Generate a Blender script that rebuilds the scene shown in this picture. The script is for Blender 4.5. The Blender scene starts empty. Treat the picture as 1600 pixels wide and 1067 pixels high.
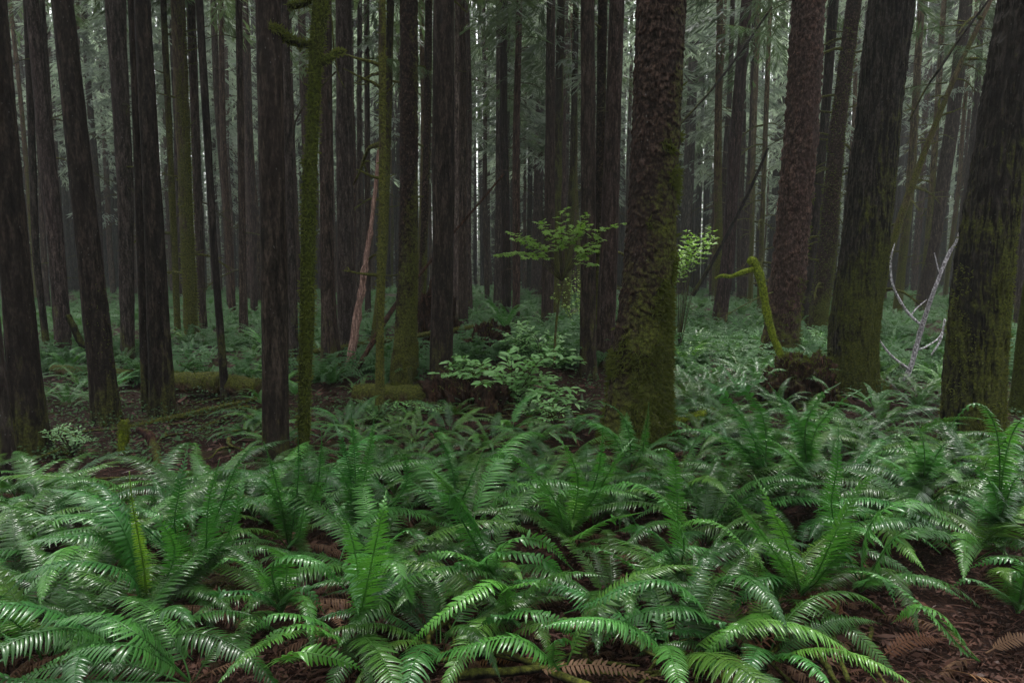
import bpy, math, random
import numpy as np
from mathutils import Vector, Matrix

sc = bpy.context.scene
COL = sc.collection
R = math.radians
rng = np.random.default_rng(7)
random.seed(7)

# ------------------------------------------------------------------ camera
F = 1067.0                     # focal length in photo pixels (1600 wide)
PITCH = R(6.0)
CAMZ = 1.6
cam = bpy.data.cameras.new('camera')
cam.sensor_width = 36.0
cam.lens = 36.0 * F / 1600.0
cam.clip_end = 2000
camo = bpy.data.objects.new('camera', cam)
COL.objects.link(camo)
camo.location = (0, 0, CAMZ)
camo.rotation_euler = (R(90) - PITCH, 0, 0)
sc.camera = camo

# ------------------------------------------------------------------ world, sun, exposure
SUN_EL, SUN_ROT = R(68), R(0)
world = bpy.data.worlds.new('World')
sc.world = world
world.use_nodes = True
wn = world.node_tree
bg = wn.nodes['Background']
sky = wn.nodes.new('ShaderNodeTexSky')
sky.sky_type = 'NISHITA'
sky.sun_disc = False
sky.sun_elevation = SUN_EL
sky.sun_rotation = SUN_ROT
sky.dust_density = 4.0
sky.air_density = 1.0
hs = wn.nodes.new('ShaderNodeHueSaturation')     # overcast: nearly colourless sky
hs.inputs['Saturation'].default_value = 0.14
wn.links.new(sky.outputs[0], hs.inputs['Color'])
wn.links.new(hs.outputs[0], bg.inputs['Color'])
bg.inputs['Strength'].default_value = 0.13
sl = bpy.data.lights.new('sun', 'SUN')
sl.energy = 1.5
sl.angle = R(18)
sl.color = (1.0, 0.97, 0.92)
so = bpy.data.objects.new('sun', sl)
COL.objects.link(so)
so.rotation_euler = (-(R(90) - SUN_EL), 0, 0)
so.location = (0, 20, 40)
vs = sc.view_settings
vs.view_transform = 'Standard'
vs.look = 'None'
vs.gamma = 1
vs.use_curve_mapping = False
vs.exposure = 1.8
cy = sc.cycles
cy.max_bounces = 6
cy.diffuse_bounces = 3
cy.glossy_bounces = 2
cy.transmission_bounces = 2
cy.volume_bounces = 1
cy.transparent_max_bounces = 4
HAZE = 0.0009

# ------------------------------------------------------------------ maths helpers
sp, cp = math.sin(PITCH), math.cos(PITCH)

def ray(px, py):
    dx = (px - 800.0) / F
    dz = -(py - 533.5) / F
    return np.array([dx, cp + dz * sp, -sp + dz * cp])

def P(px, py, Y):
    d = ray(px, py)
    t = Y / d[1]
    return np.array([0, 0, CAMZ]) + d * t

def G(px, py, h=0.0):
    """point where the ray of a pixel meets the plane z = h"""
    d = ray(px, py)
    t = (h - CAMZ) / d[2]
    return np.array([0, 0, CAMZ]) + d * t

def _hash(ix, iy, iz):
    n = (ix.astype(np.int64) * 374761393 + iy.astype(np.int64) * 668265263 + iz.astype(np.int64) * 2147483647 % 998244353) & 0xffffffff
    n = ((n ^ (n >> 13)) * 1274126177) & 0xffffffff
    n = ((n ^ (n >> 16)) * 2246822519) & 0xffffffff
    return ((n ^ (n >> 15)) & 0xffff) / 65535.0

def vnoise(x, y, z):
    x, y, z = np.broadcast_arrays(np.asarray(x, float), np.asarray(y, float), np.asarray(z, float))
    ix, iy, iz = np.floor(x), np.floor(y), np.floor(z)
    fx, fy, fz = x - ix, y - iy, z - iz
    ux, uy, uz = fx * fx * (3 - 2 * fx), fy * fy * (3 - 2 * fy), fz * fz * (3 - 2 * fz)
    r = 0
    for a in (0, 1):
        for b in (0, 1):
            for c in (0, 1):
                w = (ux if a else 1 - ux) * (uy if b else 1 - uy) * (uz if c else 1 - uz)
                r = r + w * _hash(ix + a, iy + b, iz + c)
    return r * 2 - 1

def fbm(x, y, z, o=3):
    r, a = 0, 1.0
    for i in range(o):
        r = r + a * vnoise(x + 17.3 * i, y - 9.1 * i, z + 5.7 * i)
        x, y, z = x * 2.03, y * 2.03, z * 2.03
        a *= 0.5
    return r

MOUNDS = [(G(790, 600)[0], G(790, 600)[1], 0.34, 0.95), (G(860, 545)[0], G(860, 545)[1] - 2, 0.45, 1.5),
          (G(1330, 615)[0], G(1330, 615)[1], 0.12, 1.2), (G(1010, 690)[0], G(1010, 690)[1], 0.10, 0.9)]

def ground(x, y):
    x = np.asarray(x, float); y = np.asarray(y, float)
    d = np.sqrt(x * x + y * y)
    h = 0.05 * fbm(x * 0.5, y * 0.5, 0 * x, 2) + 0.02 * fbm(x * 3, y * 3, 0 * x + 4, 2)
    h = h + 0.0 * d
    for mx, my, mh, mr in MOUNDS:
        h = h + mh * np.exp(-((x - mx) ** 2 + (y - my) ** 2) / (mr * mr))
    h = h + 0.3 * np.clip((d - 25) / 40, 0, 3) * fbm(x * 0.06, y * 0.06, 0 * x + 2, 2)
    return h

def gz(x, y):
    return float(ground(np.array([x]), np.array([y]))[0])

def on_ground(px, py, h=0.0):
    p = G(px, py, h)
    for _ in range(4):
        p = G(px, py, gz(p[0], p[1]) + h)
    return p

# ------------------------------------------------------------------ mesh / object helpers
def mesh_np(name, V, Q=None, T=None, smooth=True, attr=None):
    me = bpy.data.meshes.new(name)
    V = np.asarray(V, np.float32).reshape(-1, 3)
    me.vertices.add(len(V))
    me.vertices.foreach_set('co', V.ravel())
    loops, starts, n = [], [], 0
    if Q is not None and len(Q):
        Q = np.asarray(Q, np.int32).reshape(-1, 4)
        loops.append(Q.ravel()); starts.append(np.arange(len(Q)) * 4); n = len(Q) * 4
    if T is not None and len(T):
        T = np.asarray(T, np.int32).reshape(-1, 3)
        loops.append(T.ravel()); starts.append(n + np.arange(len(T)) * 3)
    loops = np.concatenate(loops).astype(np.int32); starts = np.concatenate(starts).astype(np.int32)
    me.loops.add(len(loops)); me.loops.foreach_set('vertex_index', loops)
    me.polygons.add(len(starts)); me.polygons.foreach_set('loop_start', starts)
    me.update(calc_edges=True)
    if smooth:
        me.polygons.foreach_set('use_smooth', np.ones(len(starts), bool))
    if attr is not None:
        for k, v in attr.items():
            a = me.attributes.new(k, 'FLOAT', 'POINT')
            a.data.foreach_set('value', np.asarray(v, np.float32).ravel())
    return me

def obj(name, me, mat=None, parent=None, loc=(0, 0, 0), rot=(0, 0, 0), scale=(1, 1, 1), color=None):
    o = bpy.data.objects.new(name, me)
    COL.objects.link(o)
    if mat is not None and me is not None and len(me.materials) == 0:
        me.materials.append(mat)
    o.location = loc; o.rotation_euler = rot; o.scale = scale
    if parent is not None:
        o.parent = parent
    if color is not None:
        o.color = color
    return o

def tag(o, label=None, cat=None, group=None, kind=None):
    if label: o['label'] = label
    if cat: o['category'] = cat
    if group: o['group'] = group
    if kind: o['kind'] = kind
    return o

def thing(name, loc, label, cat, group=None, rotz=0.0):
    o = bpy.data.objects.new(name, None)
    COL.objects.link(o)
    o.empty_display_size = 0.2
    o.location = loc; o.rotation_euler = (0, 0, rotz)
    return tag(o, label, cat, group)

def catmull(pts, n):
    pts = np.asarray(pts, float)
    if len(pts) == 2:
        t = np.linspace(0, 1, n)[:, None]
        return pts[0] * (1 - t) + pts[1] * t
    e = np.vstack([2 * pts[0] - pts[1], pts, 2 * pts[-1] - pts[-2]])
    seg = len(pts) - 1
    out = []
    for u in np.linspace(0, seg - 1e-9, n):
        i = int(u); f = u - i
        p0, p1, p2, p3 = e[i], e[i + 1], e[i + 2], e[i + 3]
        out.append(0.5 * ((2 * p1) + (-p0 + p2) * f + (2 * p0 - 5 * p1 + 4 * p2 - p3) * f * f + (-p0 + 3 * p1 - 3 * p2 + p3) * f ** 3))
    return np.array(out)

def resample(c, n):
    d = np.r_[0, np.cumsum(np.linalg.norm(np.diff(c, axis=0), axis=1))]
    s = np.linspace(0, d[-1], n)
    return np.stack([np.interp(s, d, c[:, k]) for k in range(c.shape[1])], 1), d[-1]

def norm(a):
    return a / np.maximum(np.linalg.norm(a, axis=-1, keepdims=True), 1e-9)

def grid_faces(nr, nc, wrap=True, off=0):
    i = np.arange(nr - 1)[:, None]; j = np.arange(nc if wrap else nc - 1)[None, :]
    a = i * nc + j; b = i * nc + (j + 1) % nc
    return np.stack([a + 0 * j, b + 0 * i, b + nc, a + nc], -1).reshape(-1, 4) + off

def tube(C, rad, nt=10, lump=0.0, freq=6.0, seed=0.0, caps=True):
    """closed tube round a centre line with lumpy skin"""
    C = np.asarray(C, float); n = len(C)
    rad = np.broadcast_to(np.asarray(rad, float), (n,)).copy()
    T = norm(np.gradient(C, axis=0))
    ref = np.array([0, 0, 1.0]) if abs(T[0][2]) < 0.8 else np.array([1.0, 0, 0])
    Nn = np.zeros_like(C); v = norm(np.cross(T[0], ref)); Nn[0] = v
    for i in range(1, n):
        v = v - T[i] * np.dot(v, T[i]); v = v / max(np.linalg.norm(v), 1e-9); Nn[i] = v
    B = np.cross(T, Nn)
    th = np.linspace(0, 2 * np.pi, nt, endpoint=False)
    ring = np.cos(th)[None, :, None] * Nn[:, None, :] + np.sin(th)[None, :, None] * B[:, None, :]
    pos = C[:, None, :] + ring * rad[:, None, None]
    if lump:
        k = fbm(pos[..., 0] * freq + seed, pos[..., 1] * freq, pos[..., 2] * freq, 3)
        pos = pos + ring * (rad[:, None] * lump * k)[..., None]
    V = pos.reshape(-1, 3)
    Q = grid_faces(n, nt)
    T3 = []
    if caps:
        V = np.vstack([V, C[0] , C[-1]])
        a, b = len(V) - 2, len(V) - 1
        j = np.arange(nt); k = (j + 1) % nt
        T3 = np.vstack([np.stack([k, j, 0 * j + a], 1), np.stack([(n - 1) * nt + j, (n - 1) * nt + k, 0 * j + b], 1)])
    return V, Q, T3

def join(parts):
    V, Q, T, n = [], [], [], 0
    for v, q, t in parts:
        V.append(v)
        if q is not None and len(q): Q.append(np.asarray(q) + n)
        if t is not None and len(t): T.append(np.asarray(t) + n)
        n += len(v)
    return np.vstack(V), (np.vstack(Q) if Q else None), (np.vstack(T) if T else None)

# ------------------------------------------------------------------ materials
class NB:
    def __init__(s, name):
        s.m = bpy.data.materials.new(name); s.m.use_nodes = True
        s.t = s.m.node_tree; s.t.nodes.clear()
        s.out = s.t.nodes.new('ShaderNodeOutputMaterial')
    def n(s, typ, ins=None, **kw):
        nd = s.t.nodes.new('ShaderNode' + typ)
        for k, v in kw.items(): setattr(nd, k, v)
        for k, v in (ins or {}).items():
            sock = nd.inputs[k]
            if isinstance(v, bpy.types.NodeSocket): s.t.links.new(v, sock)
            else: sock.default_value = v
        return nd
    def math(s, op, a, b=0.0, clamp=False):
        return s.n('Math', {0: a, 1: b}, operation=op, use_clamp=clamp).outputs[0]
    def mix(s, f, a, b, blend='MIX'):
        nd = s.n('Mix', data_type='RGBA', blend_type=blend)
        for sock, v in ((nd.inputs[0], f), (nd.inputs[6], a), (nd.inputs[7], b)):
            if isinstance(v, bpy.types.NodeSocket): s.t.links.new(v, sock)
            else: sock.default_value = v
        return nd.outputs[2]
    def ramp(s, f, stops):
        nd = s.n('ValToRGB', {0: f}); e = nd.color_ramp.elements
        while len(e) > 1: e.remove(e[-1])
        e[0].position = stops[0][0]; e[0].color = stops[0][1]
        for p, c in stops[1:]:
            k = e.new(p); k.color = c
        return nd.outputs[0]
    def coords(s, scale=(1, 1, 1), rnd=True):
        tc = s.n('TexCoord').outputs['Object']
        if rnd:
            oi = s.n('ObjectInfo').outputs['Random']
            off = s.n('CombineXYZ', {0: s.math('MULTIPLY', oi, 37.0), 1: s.math('MULTIPLY', oi, 91.0), 2: s.math('MULTIPLY', oi, 13.0)}).outputs[0]
            tc = s.n('VectorMath', {0: tc, 1: off}, operation='ADD').outputs[0]
        return s.n('Mapping', {'Vector': tc, 'Scale': scale}).outputs[0]
    def noise(s, vec, scale, detail=4.0, rough=0.55, dist=0.0):
        return s.n('TexNoise', {'Vector': vec, 'Scale': scale, 'Detail': detail, 'Roughness': rough, 'Distortion': dist}).outputs[0]
    def finish(s, shader):
        s.t.links.new(shader, s.out.inputs['Surface']); return s.m

def rgb(r, g, b): return (r, g, b, 1.0)

def bark(name, dark, light, furrow=(14, 14, 2.5), moss=0.35, moss_h=2.0, mossc=rgb(.056, .063, .015), fleck=0.5, bump=0.6, rough=0.8, side=0.0, flake=False):
    """bark: stretched furrows, pale lichen flecks, moss gathering low on the stem and in patches"""
    b = NB(name)
    f = b.noise(b.coords(furrow), 1.6, 5, .62, .4)
    fine = b.noise(b.coords((60, 60, 22)), 1.0, 3, .6)
    big = b.noise(b.coords((1, 1, .5)), 1.7, 3, .5)
    v = b.math('ADD', b.math('MULTIPLY', f, .65), b.math('MULTIPLY', fine, .35))
    col = b.ramp(v, [(.37, tuple(.35 * x for x in dark[:3]) + (1,)), (.50, tuple(.45 * (x + y) for x, y in zip(dark, light))), (.60, tuple(1.5 * x for x in light[:3]) + (1,)), (.70, tuple(2.4 * x for x in light[:3]) + (1,))])
    col = b.mix(b.math('MULTIPLY', b.math('SUBTRACT', big, .40, True), 1.6, True), col, rgb(dark[0] * 1.3 + .010, dark[1] * 1.2 + .008, dark[2] * 1.2 + .008))
    if flake:
        fa = b.n('Attribute', attribute_name='flake').outputs['Fac']
        col = b.mix(1.0, col, b.ramp(fa, [(0, rgb(.45, .42, .42)), (.5, rgb(1, 1, 1)), (.85, rgb(1.5, 1.45, 1.4)), (1, rgb(2.1, 2.1, 2.1))]), 'MULTIPLY')
    hue = b.n('ObjectInfo').outputs['Color']
    col = b.mix(1.0, col, hue, 'MULTIPLY')
    # lichen flecks
    fl = b.n('TexVoronoi', {'Vector': b.coords((30, 30, 16)), 'Scale': 1.0, 'Randomness': 1.0}).outputs['Distance']
    flm = b.math('MULTIPLY', b.math('LESS_THAN', fl, b.math('MULTIPLY', b.noise(b.coords((5, 5, 3)), 1.0, 3), .22)), b.math('GREATER_THAN', b.noise(b.coords((3, 3, 1.5)), 1.5, 2), .52))
    col = b.mix(b.math('MULTIPLY', flm, fleck), col, rgb(.17, .17, .165))
    # moss
    if moss > 0:
        sep = b.n('SeparateXYZ', {0: b.n('TexCoord').outputs['Object']})
        low = b.math('SUBTRACT', 1.0, b.math('DIVIDE', sep.outputs[2], moss_h), False)
        low = b.n('Clamp', {0: low, 1: -0.25, 2: 1.0}).outputs[0]
        nrm = b.n('SeparateXYZ', {0: b.n('NewGeometry').outputs['Normal']})
        m = b.math('ADD', b.math('MULTIPLY', low, .32), b.math('ADD', b.math('MULTIPLY', b.noise(b.coords((2.6, 2.6, 1.3)), 1.6, 4, .6), .6), b.math('MULTIPLY', b.noise(b.coords((13, 13, 8)), 1.0, 6, .72), .4)))
        m = b.math('ADD', m, b.math('MULTIPLY', nrm.outputs[0], side))
        m = b.math('ADD', m, b.math('MULTIPLY', nrm.outputs[2], .25))
        m = b.math('ADD', m, b.math('MULTIPLY', b.math('SUBTRACT', f, .5), .5))
        mm = b.math('MULTIPLY', b.math('SUBTRACT', m, .95 - moss), 5.0, True)
        mn = b.noise(b.coords((45, 45, 45)), 1.0, 4, .7)
        mc = b.ramp(mn, [(.34, tuple(x * .30 for x in mossc[:3]) + (1,)), (.5, mossc), (.66, (mossc[0] * 1.9, mossc[1] * 1.8, mossc[2] * 1.3, 1))])
        col = b.mix(mm, col, mc)
        hgt = b.math('ADD', b.math('MULTIPLY', v, 1.0), b.math('MULTIPLY', mm, b.math('MULTIPLY', mn, .9)))
    else:
        hgt = v
    bp = b.n('Bump', {'Strength': bump, 'Distance': .02, 'Height': hgt}).outputs[0]
    pr = b.n('BsdfPrincipled', {'Base Color': col, 'Roughness': rough, 'Specular IOR Level': .06, 'Normal': bp})
    return b.finish(pr.outputs[0])

M = {}
M['brown'] = bark('bark_brown', rgb(0.0096, 0.0069, 0.0053), rgb(0.0348, 0.0258, 0.0204), moss=.19, fleck=.35)
M['grey'] = bark('bark_grey', rgb(0.0108, 0.0081, 0.0069), rgb(0.0408, 0.0330, 0.0282), moss=.19, fleck=.5)
M['dark'] = bark('bark_dark', rgb(0.0060, 0.0048, 0.0042), rgb(0.0228, 0.0186, 0.0156), moss=.22, fleck=.35)
M['red'] = bark('bark_red', rgb(0.0156, 0.0090, 0.0069), rgb(0.0510, 0.0330, 0.0270), furrow=(16, 16, 10), moss=.30, moss_h=1.8, fleck=.4, bump=.5, side=.08, flake=True)
M['scaly'] = bark('bark_scaly', rgb(0.0078, 0.0051, 0.0039), rgb(0.0372, 0.0246, 0.0192), furrow=(20, 20, 16), moss=.40, moss_h=2.6, fleck=.5, bump=.7, side=.16, flake=True)
M['furrow'] = bark('bark_furrowed', rgb(0.0048, 0.0042, 0.0036), rgb(0.0396, 0.0336, 0.0276), furrow=(22, 22, 2.2), moss=.42, moss_h=3.0, fleck=.35, bump=1.0, side=.14)
M['mossy'] = bark('bark_mossy', rgb(0.0180, 0.0132, 0.0084), rgb(0.0510, 0.0390, 0.0240), moss=.44, moss_h=7.0, mossc=rgb(.062, .066, .017), fleck=.3, side=.1)
M['mossgreen'] = bark('bark_green_moss', rgb(0.0072, 0.0066, 0.0048), rgb(0.0240, 0.0210, 0.0120), moss=.62, moss_h=4, mossc=rgb(.036, .046, .007), fleck=.1, bump=.9)
M['bright_moss'] = bark('moss_bright', rgb(.03, .03, .01), rgb(.06, .06, .02), moss=.95, moss_h=30, mossc=rgb(.135, .18, .018), fleck=0, bump=1.0)
M['log'] = bark('log_bark', rgb(.028, .018, .011), rgb(.115, .072, .045), furrow=(9, 9, 9), moss=.24, moss_h=100, fleck=.1, bump=.9)
M['rot'] = bark('rotten_wood', rgb(.010, .006, .004), rgb(.045, .024, .015), furrow=(14, 14, 3), moss=.16, moss_h=.4, fleck=0, bump=1.0)
M['pale'] = bark('pale_wood', rgb(.13, .075, .058), rgb(.28, .18, .145), furrow=(30, 30, 2), moss=.0, fleck=0, bump=.6)
M['white'] = bark('white_lichen_bark', rgb(.22, .20, .23), rgb(.75, .72, .76), furrow=(26, 26, 26), moss=0, fleck=.8, bump=.5)
M['twig'] = bark('twig_bark', rgb(0.0180, 0.0144, 0.0108), rgb(0.0540, 0.0450, 0.0348), moss=.22, moss_h=50, fleck=.3, bump=.3)

def leaf_mat(name, c1, c2, rough=.35, coat=.25, trans=.25, spec=.5, nscale=9.0, glow=rgb(1.5, 1.7, .8)):
    b = NB(name)
    oi = b.n('ObjectInfo')
    n1 = b.noise(b.coords((nscale,) * 3), 1.0, 2, .5)
    f = b.math('ADD', b.math('MULTIPLY', oi.outputs['Random'], .55), b.math('MULTIPLY', b.math('SUBTRACT', n1, .25), .9), True)
    col = b.mix(f, c1, c2)
    col = b.mix(1.0, col, oi.outputs['Color'], 'MULTIPLY')
    pr = b.n('BsdfPrincipled', {'Base Color': col, 'Roughness': rough, 'Specular IOR Level': spec, 'Coat Weight': coat, 'Coat Roughness': .12})
    if trans > 0:
        tr = b.n('BsdfTranslucent', {'Color': b.mix(1.0, col, glow, 'MULTIPLY')})
        mx = b.n('MixShader', {0: trans, 1: pr.outputs[0], 2: tr.outputs[0]})
        return b.finish(mx.outputs[0])
    return b.finish(pr.outputs[0])

M['fern'] = leaf_mat('fern_leaf', rgb(.014, .070, .017), rgb(.056, .165, .030), rough=.30, coat=.31, spec=.28, trans=.22)
M['fern_dead'] = leaf_mat('dead_fern_leaf', rgb(.050, .023, .012), rgb(.135, .075, .042), rough=.7, coat=0, trans=.1, spec=.2)
M['rachis'] = leaf_mat('fern_rachis', rgb(.13, .125, .045), rgb(.22, .185, .08), rough=.5, coat=.0, trans=0)
M['shrub'] = leaf_mat('shrub_leaf', rgb(.12, .28, .08), rgb(.24, .44, .16), rough=.42, coat=.1)
M['maple'] = leaf_mat('maple_leaf', rgb(.14, .27, .035), rgb(.24, .38, .06), rough=.45, coat=.1, trans=.4)
M['far_needle'] = leaf_mat('lit_grey_needles', rgb(.125, .155, .137), rgb(.235, .265, .240), rough=.8, coat=.0, trans=.5, spec=.1, nscale=.35, glow=rgb(1.35, 1.5, 1.1))  # far needles coloured brighter and greyer, painting in the light on distant foliage
M['needle'] = leaf_mat('conifer_needles', rgb(.042, .068, .044), rgb(.085, .115, .075), rough=.6, coat=.0, trans=.25, nscale=.7)
M['moss'] = leaf_mat('moss_tufts', rgb(.050, .060, .013), rgb(.115, .128, .028), rough=.9, coat=0, trans=.3, spec=.1, nscale=5)
M['cover'] = leaf_mat('ground_cover_leaf', rgb(.020, .062, .020), rgb(.06, .12, .045), rough=.65, coat=.0, spec=.2, nscale=2.5)
M['litter'] = leaf_mat('litter_bits', rgb(.034, .013, .008), rgb(.17, .075, .045), rough=.75, coat=0.05, trans=0, spec=.3, nscale=14)

def ground_mat():
    b = NB('forest_floor')
    c = b.coords((1, 1, 1), False)
    n1 = b.noise(c, 28, 6, .7); n2 = b.noise(c, 1.1, 4, .6); n3 = b.noise(c, 90, 3, .7)
    v = b.math('ADD', b.math('MULTIPLY', n1, .6), b.math('MULTIPLY', n3, .4))
    col = b.ramp(v, [(.32, rgb(.004, .0025, .002)), (.5, rgb(.018, .0085, .006)), (.66, rgb(.065, .031, .020))])
    mm = b.math('MULTIPLY', b.math('SUBTRACT', b.math('ADD', n2, b.math('MULTIPLY', b.math('SUBTRACT', n1, .5), .4)), .56), 7.0, True)
    col = b.mix(mm, col, b.ramp(n3, [(.3, rgb(.012, .017, .004)), (.7, rgb(.055, .07, .014))]))
    bp = b.n('Bump', {'Strength': 1.0, 'Distance': .04, 'Height': v}).outputs[0]
    pr = b.n('BsdfPrincipled', {'Base Color': col, 'Roughness': .85, 'Specular IOR Level': .08, 'Normal': bp})
    return b.finish(pr.outputs[0])
M['ground'] = ground_mat()

# ------------------------------------------------------------------ ground sheet
def build_ground():
    u = np.linspace(-1, 1, 361)
    xs = np.sign(u) * (7.0 * np.abs(u) + 150 * np.abs(u) ** 4.5)
    t = np.linspace(0, 1, 330)
    ys = -12 + 30 * t + 150 * np.clip(t - .35, 0, 1) ** 3 / .65 ** 3
    X, Yg = np.meshgrid(xs, ys)
    Z = ground(X, Yg) + 0.012 * fbm(X * 9, Yg * 9, 0 * X, 2) * (np.hypot(X, Yg) < 14)
    me = mesh_np('forest_floor', np.stack([X, Yg, Z], -1), grid_faces(len(ys), len(xs), False))
    tag(obj('forest_floor', me, M['ground']), 'reddish brown needle covered forest floor between the ferns', None, None, 'structure')
build_ground()

# ------------------------------------------------------------------ tree trunks
def trunk_mesh(name, C, rad, kind, nt, rows, seed, flare=.35, fine_to=5.0):
    """C: centre line points (base first, local), rad at each; returns a mesh with bark relief"""
    C = np.asarray(C, float); rad = np.asarray(rad, float)
    zmin, zmax = C[0, 2], C[-1, 2]
    ft = min(fine_to, zmax)
    z = np.r_[np.linspace(zmin, ft, rows, endpoint=False), np.linspace(ft, zmax, max(8, rows // 6))] if zmax > ft + .5 else np.linspace(zmin, zmax, rows)
    cx, cyy, rr = np.interp(z, C[:, 2], C[:, 0]), np.interp(z, C[:, 2], C[:, 1]), np.interp(z, C[:, 2], rad)
    k = np.ones(9) / 9
    if rows > 40:
        pad = lambda a: np.convolve(np.r_[[a[0]] * 4, a, [a[-1]] * 4], k, 'valid')
        cx, cyy, rr = pad(cx), pad(cyy), pad(rr)
    th = np.linspace(0, 2 * np.pi, nt, endpoint=False)
    TH, Z = np.meshgrid(th, z)
    RR = rr[:, None] * np.ones_like(TH)
    flake = None
    ex = np.exp(-np.clip(Z, 0, 9) / .30)
    lob = .5 + .5 * np.cos(TH * 5 + seed + 1.3 * np.sin(TH * 2 + seed))
    RR = RR * (1 + flare * ex * lob)
    r0 = rr[:, None]
    qx, qy = np.cos(TH) * r0, np.sin(TH) * r0
    RR = RR * (1 + .05 * fbm(qx * 3 + seed, qy * 3, Z * 1.5, 2))
    if kind == 'furrow':
        w = .25 * fbm(qx * 6, qy * 6 + seed, Z * 5, 2)
        n = 1 - np.abs(vnoise(qx * 30 + w * 2 + seed, qy * 30 + w * 2, Z * 4.5)) * 1.6
        n2 = 1 - np.abs(vnoise(qx * 60 + seed, qy * 60 + w * 4, Z * 11)) * 1.5
        RR = RR + .020 * (n - .55) + .009 * (n2 - .55) + .003 * fbm(qx * 90, qy * 90, Z * 60, 2)
    elif kind in ('scaly', 'red'):
        R0 = float(np.mean(rad)); nc = max(8, int(2 * np.pi * R0 / (.052 if kind == 'scaly' else .075)))
        ch = .046 if kind == 'scaly' else .085
        wu = .5 * fbm(qx * 14 + seed, qy * 14, Z * 10, 2)
        U = TH / (2 * np.pi) * nc + wu * .7
        W = Z / ch + .5 * fbm(qx * 12, qy * 12 + seed, Z * 12 + 3, 2)
        best = np.full(U.shape, 1e9); bw = np.zeros_like(U); bid = np.zeros_like(U)
        iu, iw = np.floor(U), np.floor(W)
        for a in (-1, 0, 1):
            for b_ in (-1, 0, 1):
                cu, cw = iu + a, iw + b_
                jx = _hash(np.mod(cu, nc), cw, 0 * cu + 3 + int(seed)); jy = _hash(np.mod(cu, nc), cw, 0 * cu + 8 + int(seed))
                du, dw = U - (cu + jx), W - (cw + jy)
                d = du * du + dw * dw * .8
                s = d < best
                best = np.where(s, d, best); bw = np.where(s, dw, bw); bid = np.where(s, _hash(np.mod(cu, nc), cw, 0 * cu + 5), bid)
        lift = np.clip(.5 - bw, 0, 1.2)
        amp = .0085 if kind == 'scaly' else .006
        on = 1.0 if kind == 'scaly' else (bid > .55) * np.exp(-best * 5.0) * 4.0
        flake = (.25 + .5 * bid + .25 * np.clip(lift, 0, 1)) if kind == 'scaly' else .45 + .4 * np.clip(on - .6, 0, 1) * bid
        RR = RR - (.012 if kind == 'scaly' else .004) + amp * on * (lift * (.4 + .9 * bid)) + amp * .7 * bid * on + .002 * fbm(qx * 70, qy * 70, Z * 70, 2)
        # moss cushions low down
        mo = np.clip(1.0 - Z / 2.2, 0, 1) * np.clip(fbm(qx * 5 + 9, qy * 5 + seed, Z * 4, 3) + .25, 0, 1)
        RR = RR + .035 * mo
    else:
        n = 1 - np.abs(vnoise(qx * 34 + seed, qy * 34, Z * 5)) * 1.5
        RR = RR + .004 * n * np.clip(r0 / .12, .3, 1.4) + .0025 * fbm(qx * 60 + seed, qy * 60, Z * 18, 2)
        if kind == 'mossy':
            RR = RR * (1 + .10 * np.clip(fbm(qx * 7, qy * 7 + seed, Z * 2.2, 3), -.2, 1))
    V = np.stack([cx[:, None] + np.cos(TH) * RR, cyy[:, None] + np.sin(TH) * RR, Z], -1).reshape(-1, 3)
    n = len(z)
    V = np.vstack([V, [[cx[-1], cyy[-1], z[-1]]]])
    j = np.arange(nt)
    T3 = np.stack([(n - 1) * nt + j, (n - 1) * nt + (j + 1) % nt, 0 * j + n * nt], 1)
    at = None if flake is None else {'flake': np.r_[(np.broadcast_to(flake, TH.shape)).ravel(), .5]}
    return V, grid_faces(n, nt), T3, at

# ---- shared dead branches (small variants, reused on many trunks)
def twig_mesh(seed, L, droop, side=3, fat=1.0):
    r = np.random.default_rng(seed)
    pts = [np.zeros(3)]
    d = np.array([1.0, 0, .15]); n = 7
    for i in range(n):
        d = norm(d + np.array([0, r.normal(0, .18), -droop / n + r.normal(0, .10)]))
        pts.append(pts[-1] + d * L / n)
    C = catmull(pts, 16)
    parts = [tube(C, np.linspace(.013, .004, 16) * (L ** .5) * fat, 5, .25, 30, seed)]
    for k in range(side):
        i = r.integers(4, 14); p = C[i]
        q = p + np.array([r.uniform(.1, .3), r.choice([-1, 1]) * r.uniform(.1, .25), r.uniform(-.2, .05)]) * L
        m = (p + q) / 2 + r.normal(0, .02, 3)
        parts.append(tube(catmull([p, m, q], 7), np.linspace(.006, .002, 7) * (L ** .5) * fat, 4))
    return mesh_np('branch', *join(parts))
TWIG = [twig_mesh(s, l, d, k) for s, l, d, k in ((1, .5, .5, 2), (2, .9, .9, 4), (3, .35, .2, 1), (4, 1.3, 1.2, 5), (5, .22, -.2, 0), (6, .8, -.3, 3))]
TWIGM = []
for s_, l_, d_, k_ in ((1, .5, .5, 2), (2, .8, .9, 3), (3, .35, .2, 1), (4, .7, 1.2, 3), (5, .22, -.2, 0), (6, .45, -.3, 1)):
    TWIGM.append(twig_mesh(s_ + 40, l_, d_, k_, 2.3))

def blade_cloud(P0, N0, size, seed, spread=.8, width=.22):
    """many small upright blades standing on points P0 along normals N0"""
    r = np.random.default_rng(seed); n = len(P0)
    d = norm(N0 + r.normal(0, spread, (n, 3)))
    s = norm(np.cross(d, r.normal(0, 1, (n, 3))))
    L = size * r.uniform(.5, 1.4, n)[:, None]
    w = L * width
    v = np.stack([P0 - s * w * .5, P0 + s * w * .5, P0 + d * L * .6 + s * w * .5, P0 + d * L, P0 + d * L * .6 - s * w * .5], 1).reshape(-1, 3)
    a = np.arange(n)[:, None] * 5
    return v, a + np.array([[0, 1, 2, 4]]), a + np.array([[4, 2, 3]])

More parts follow.
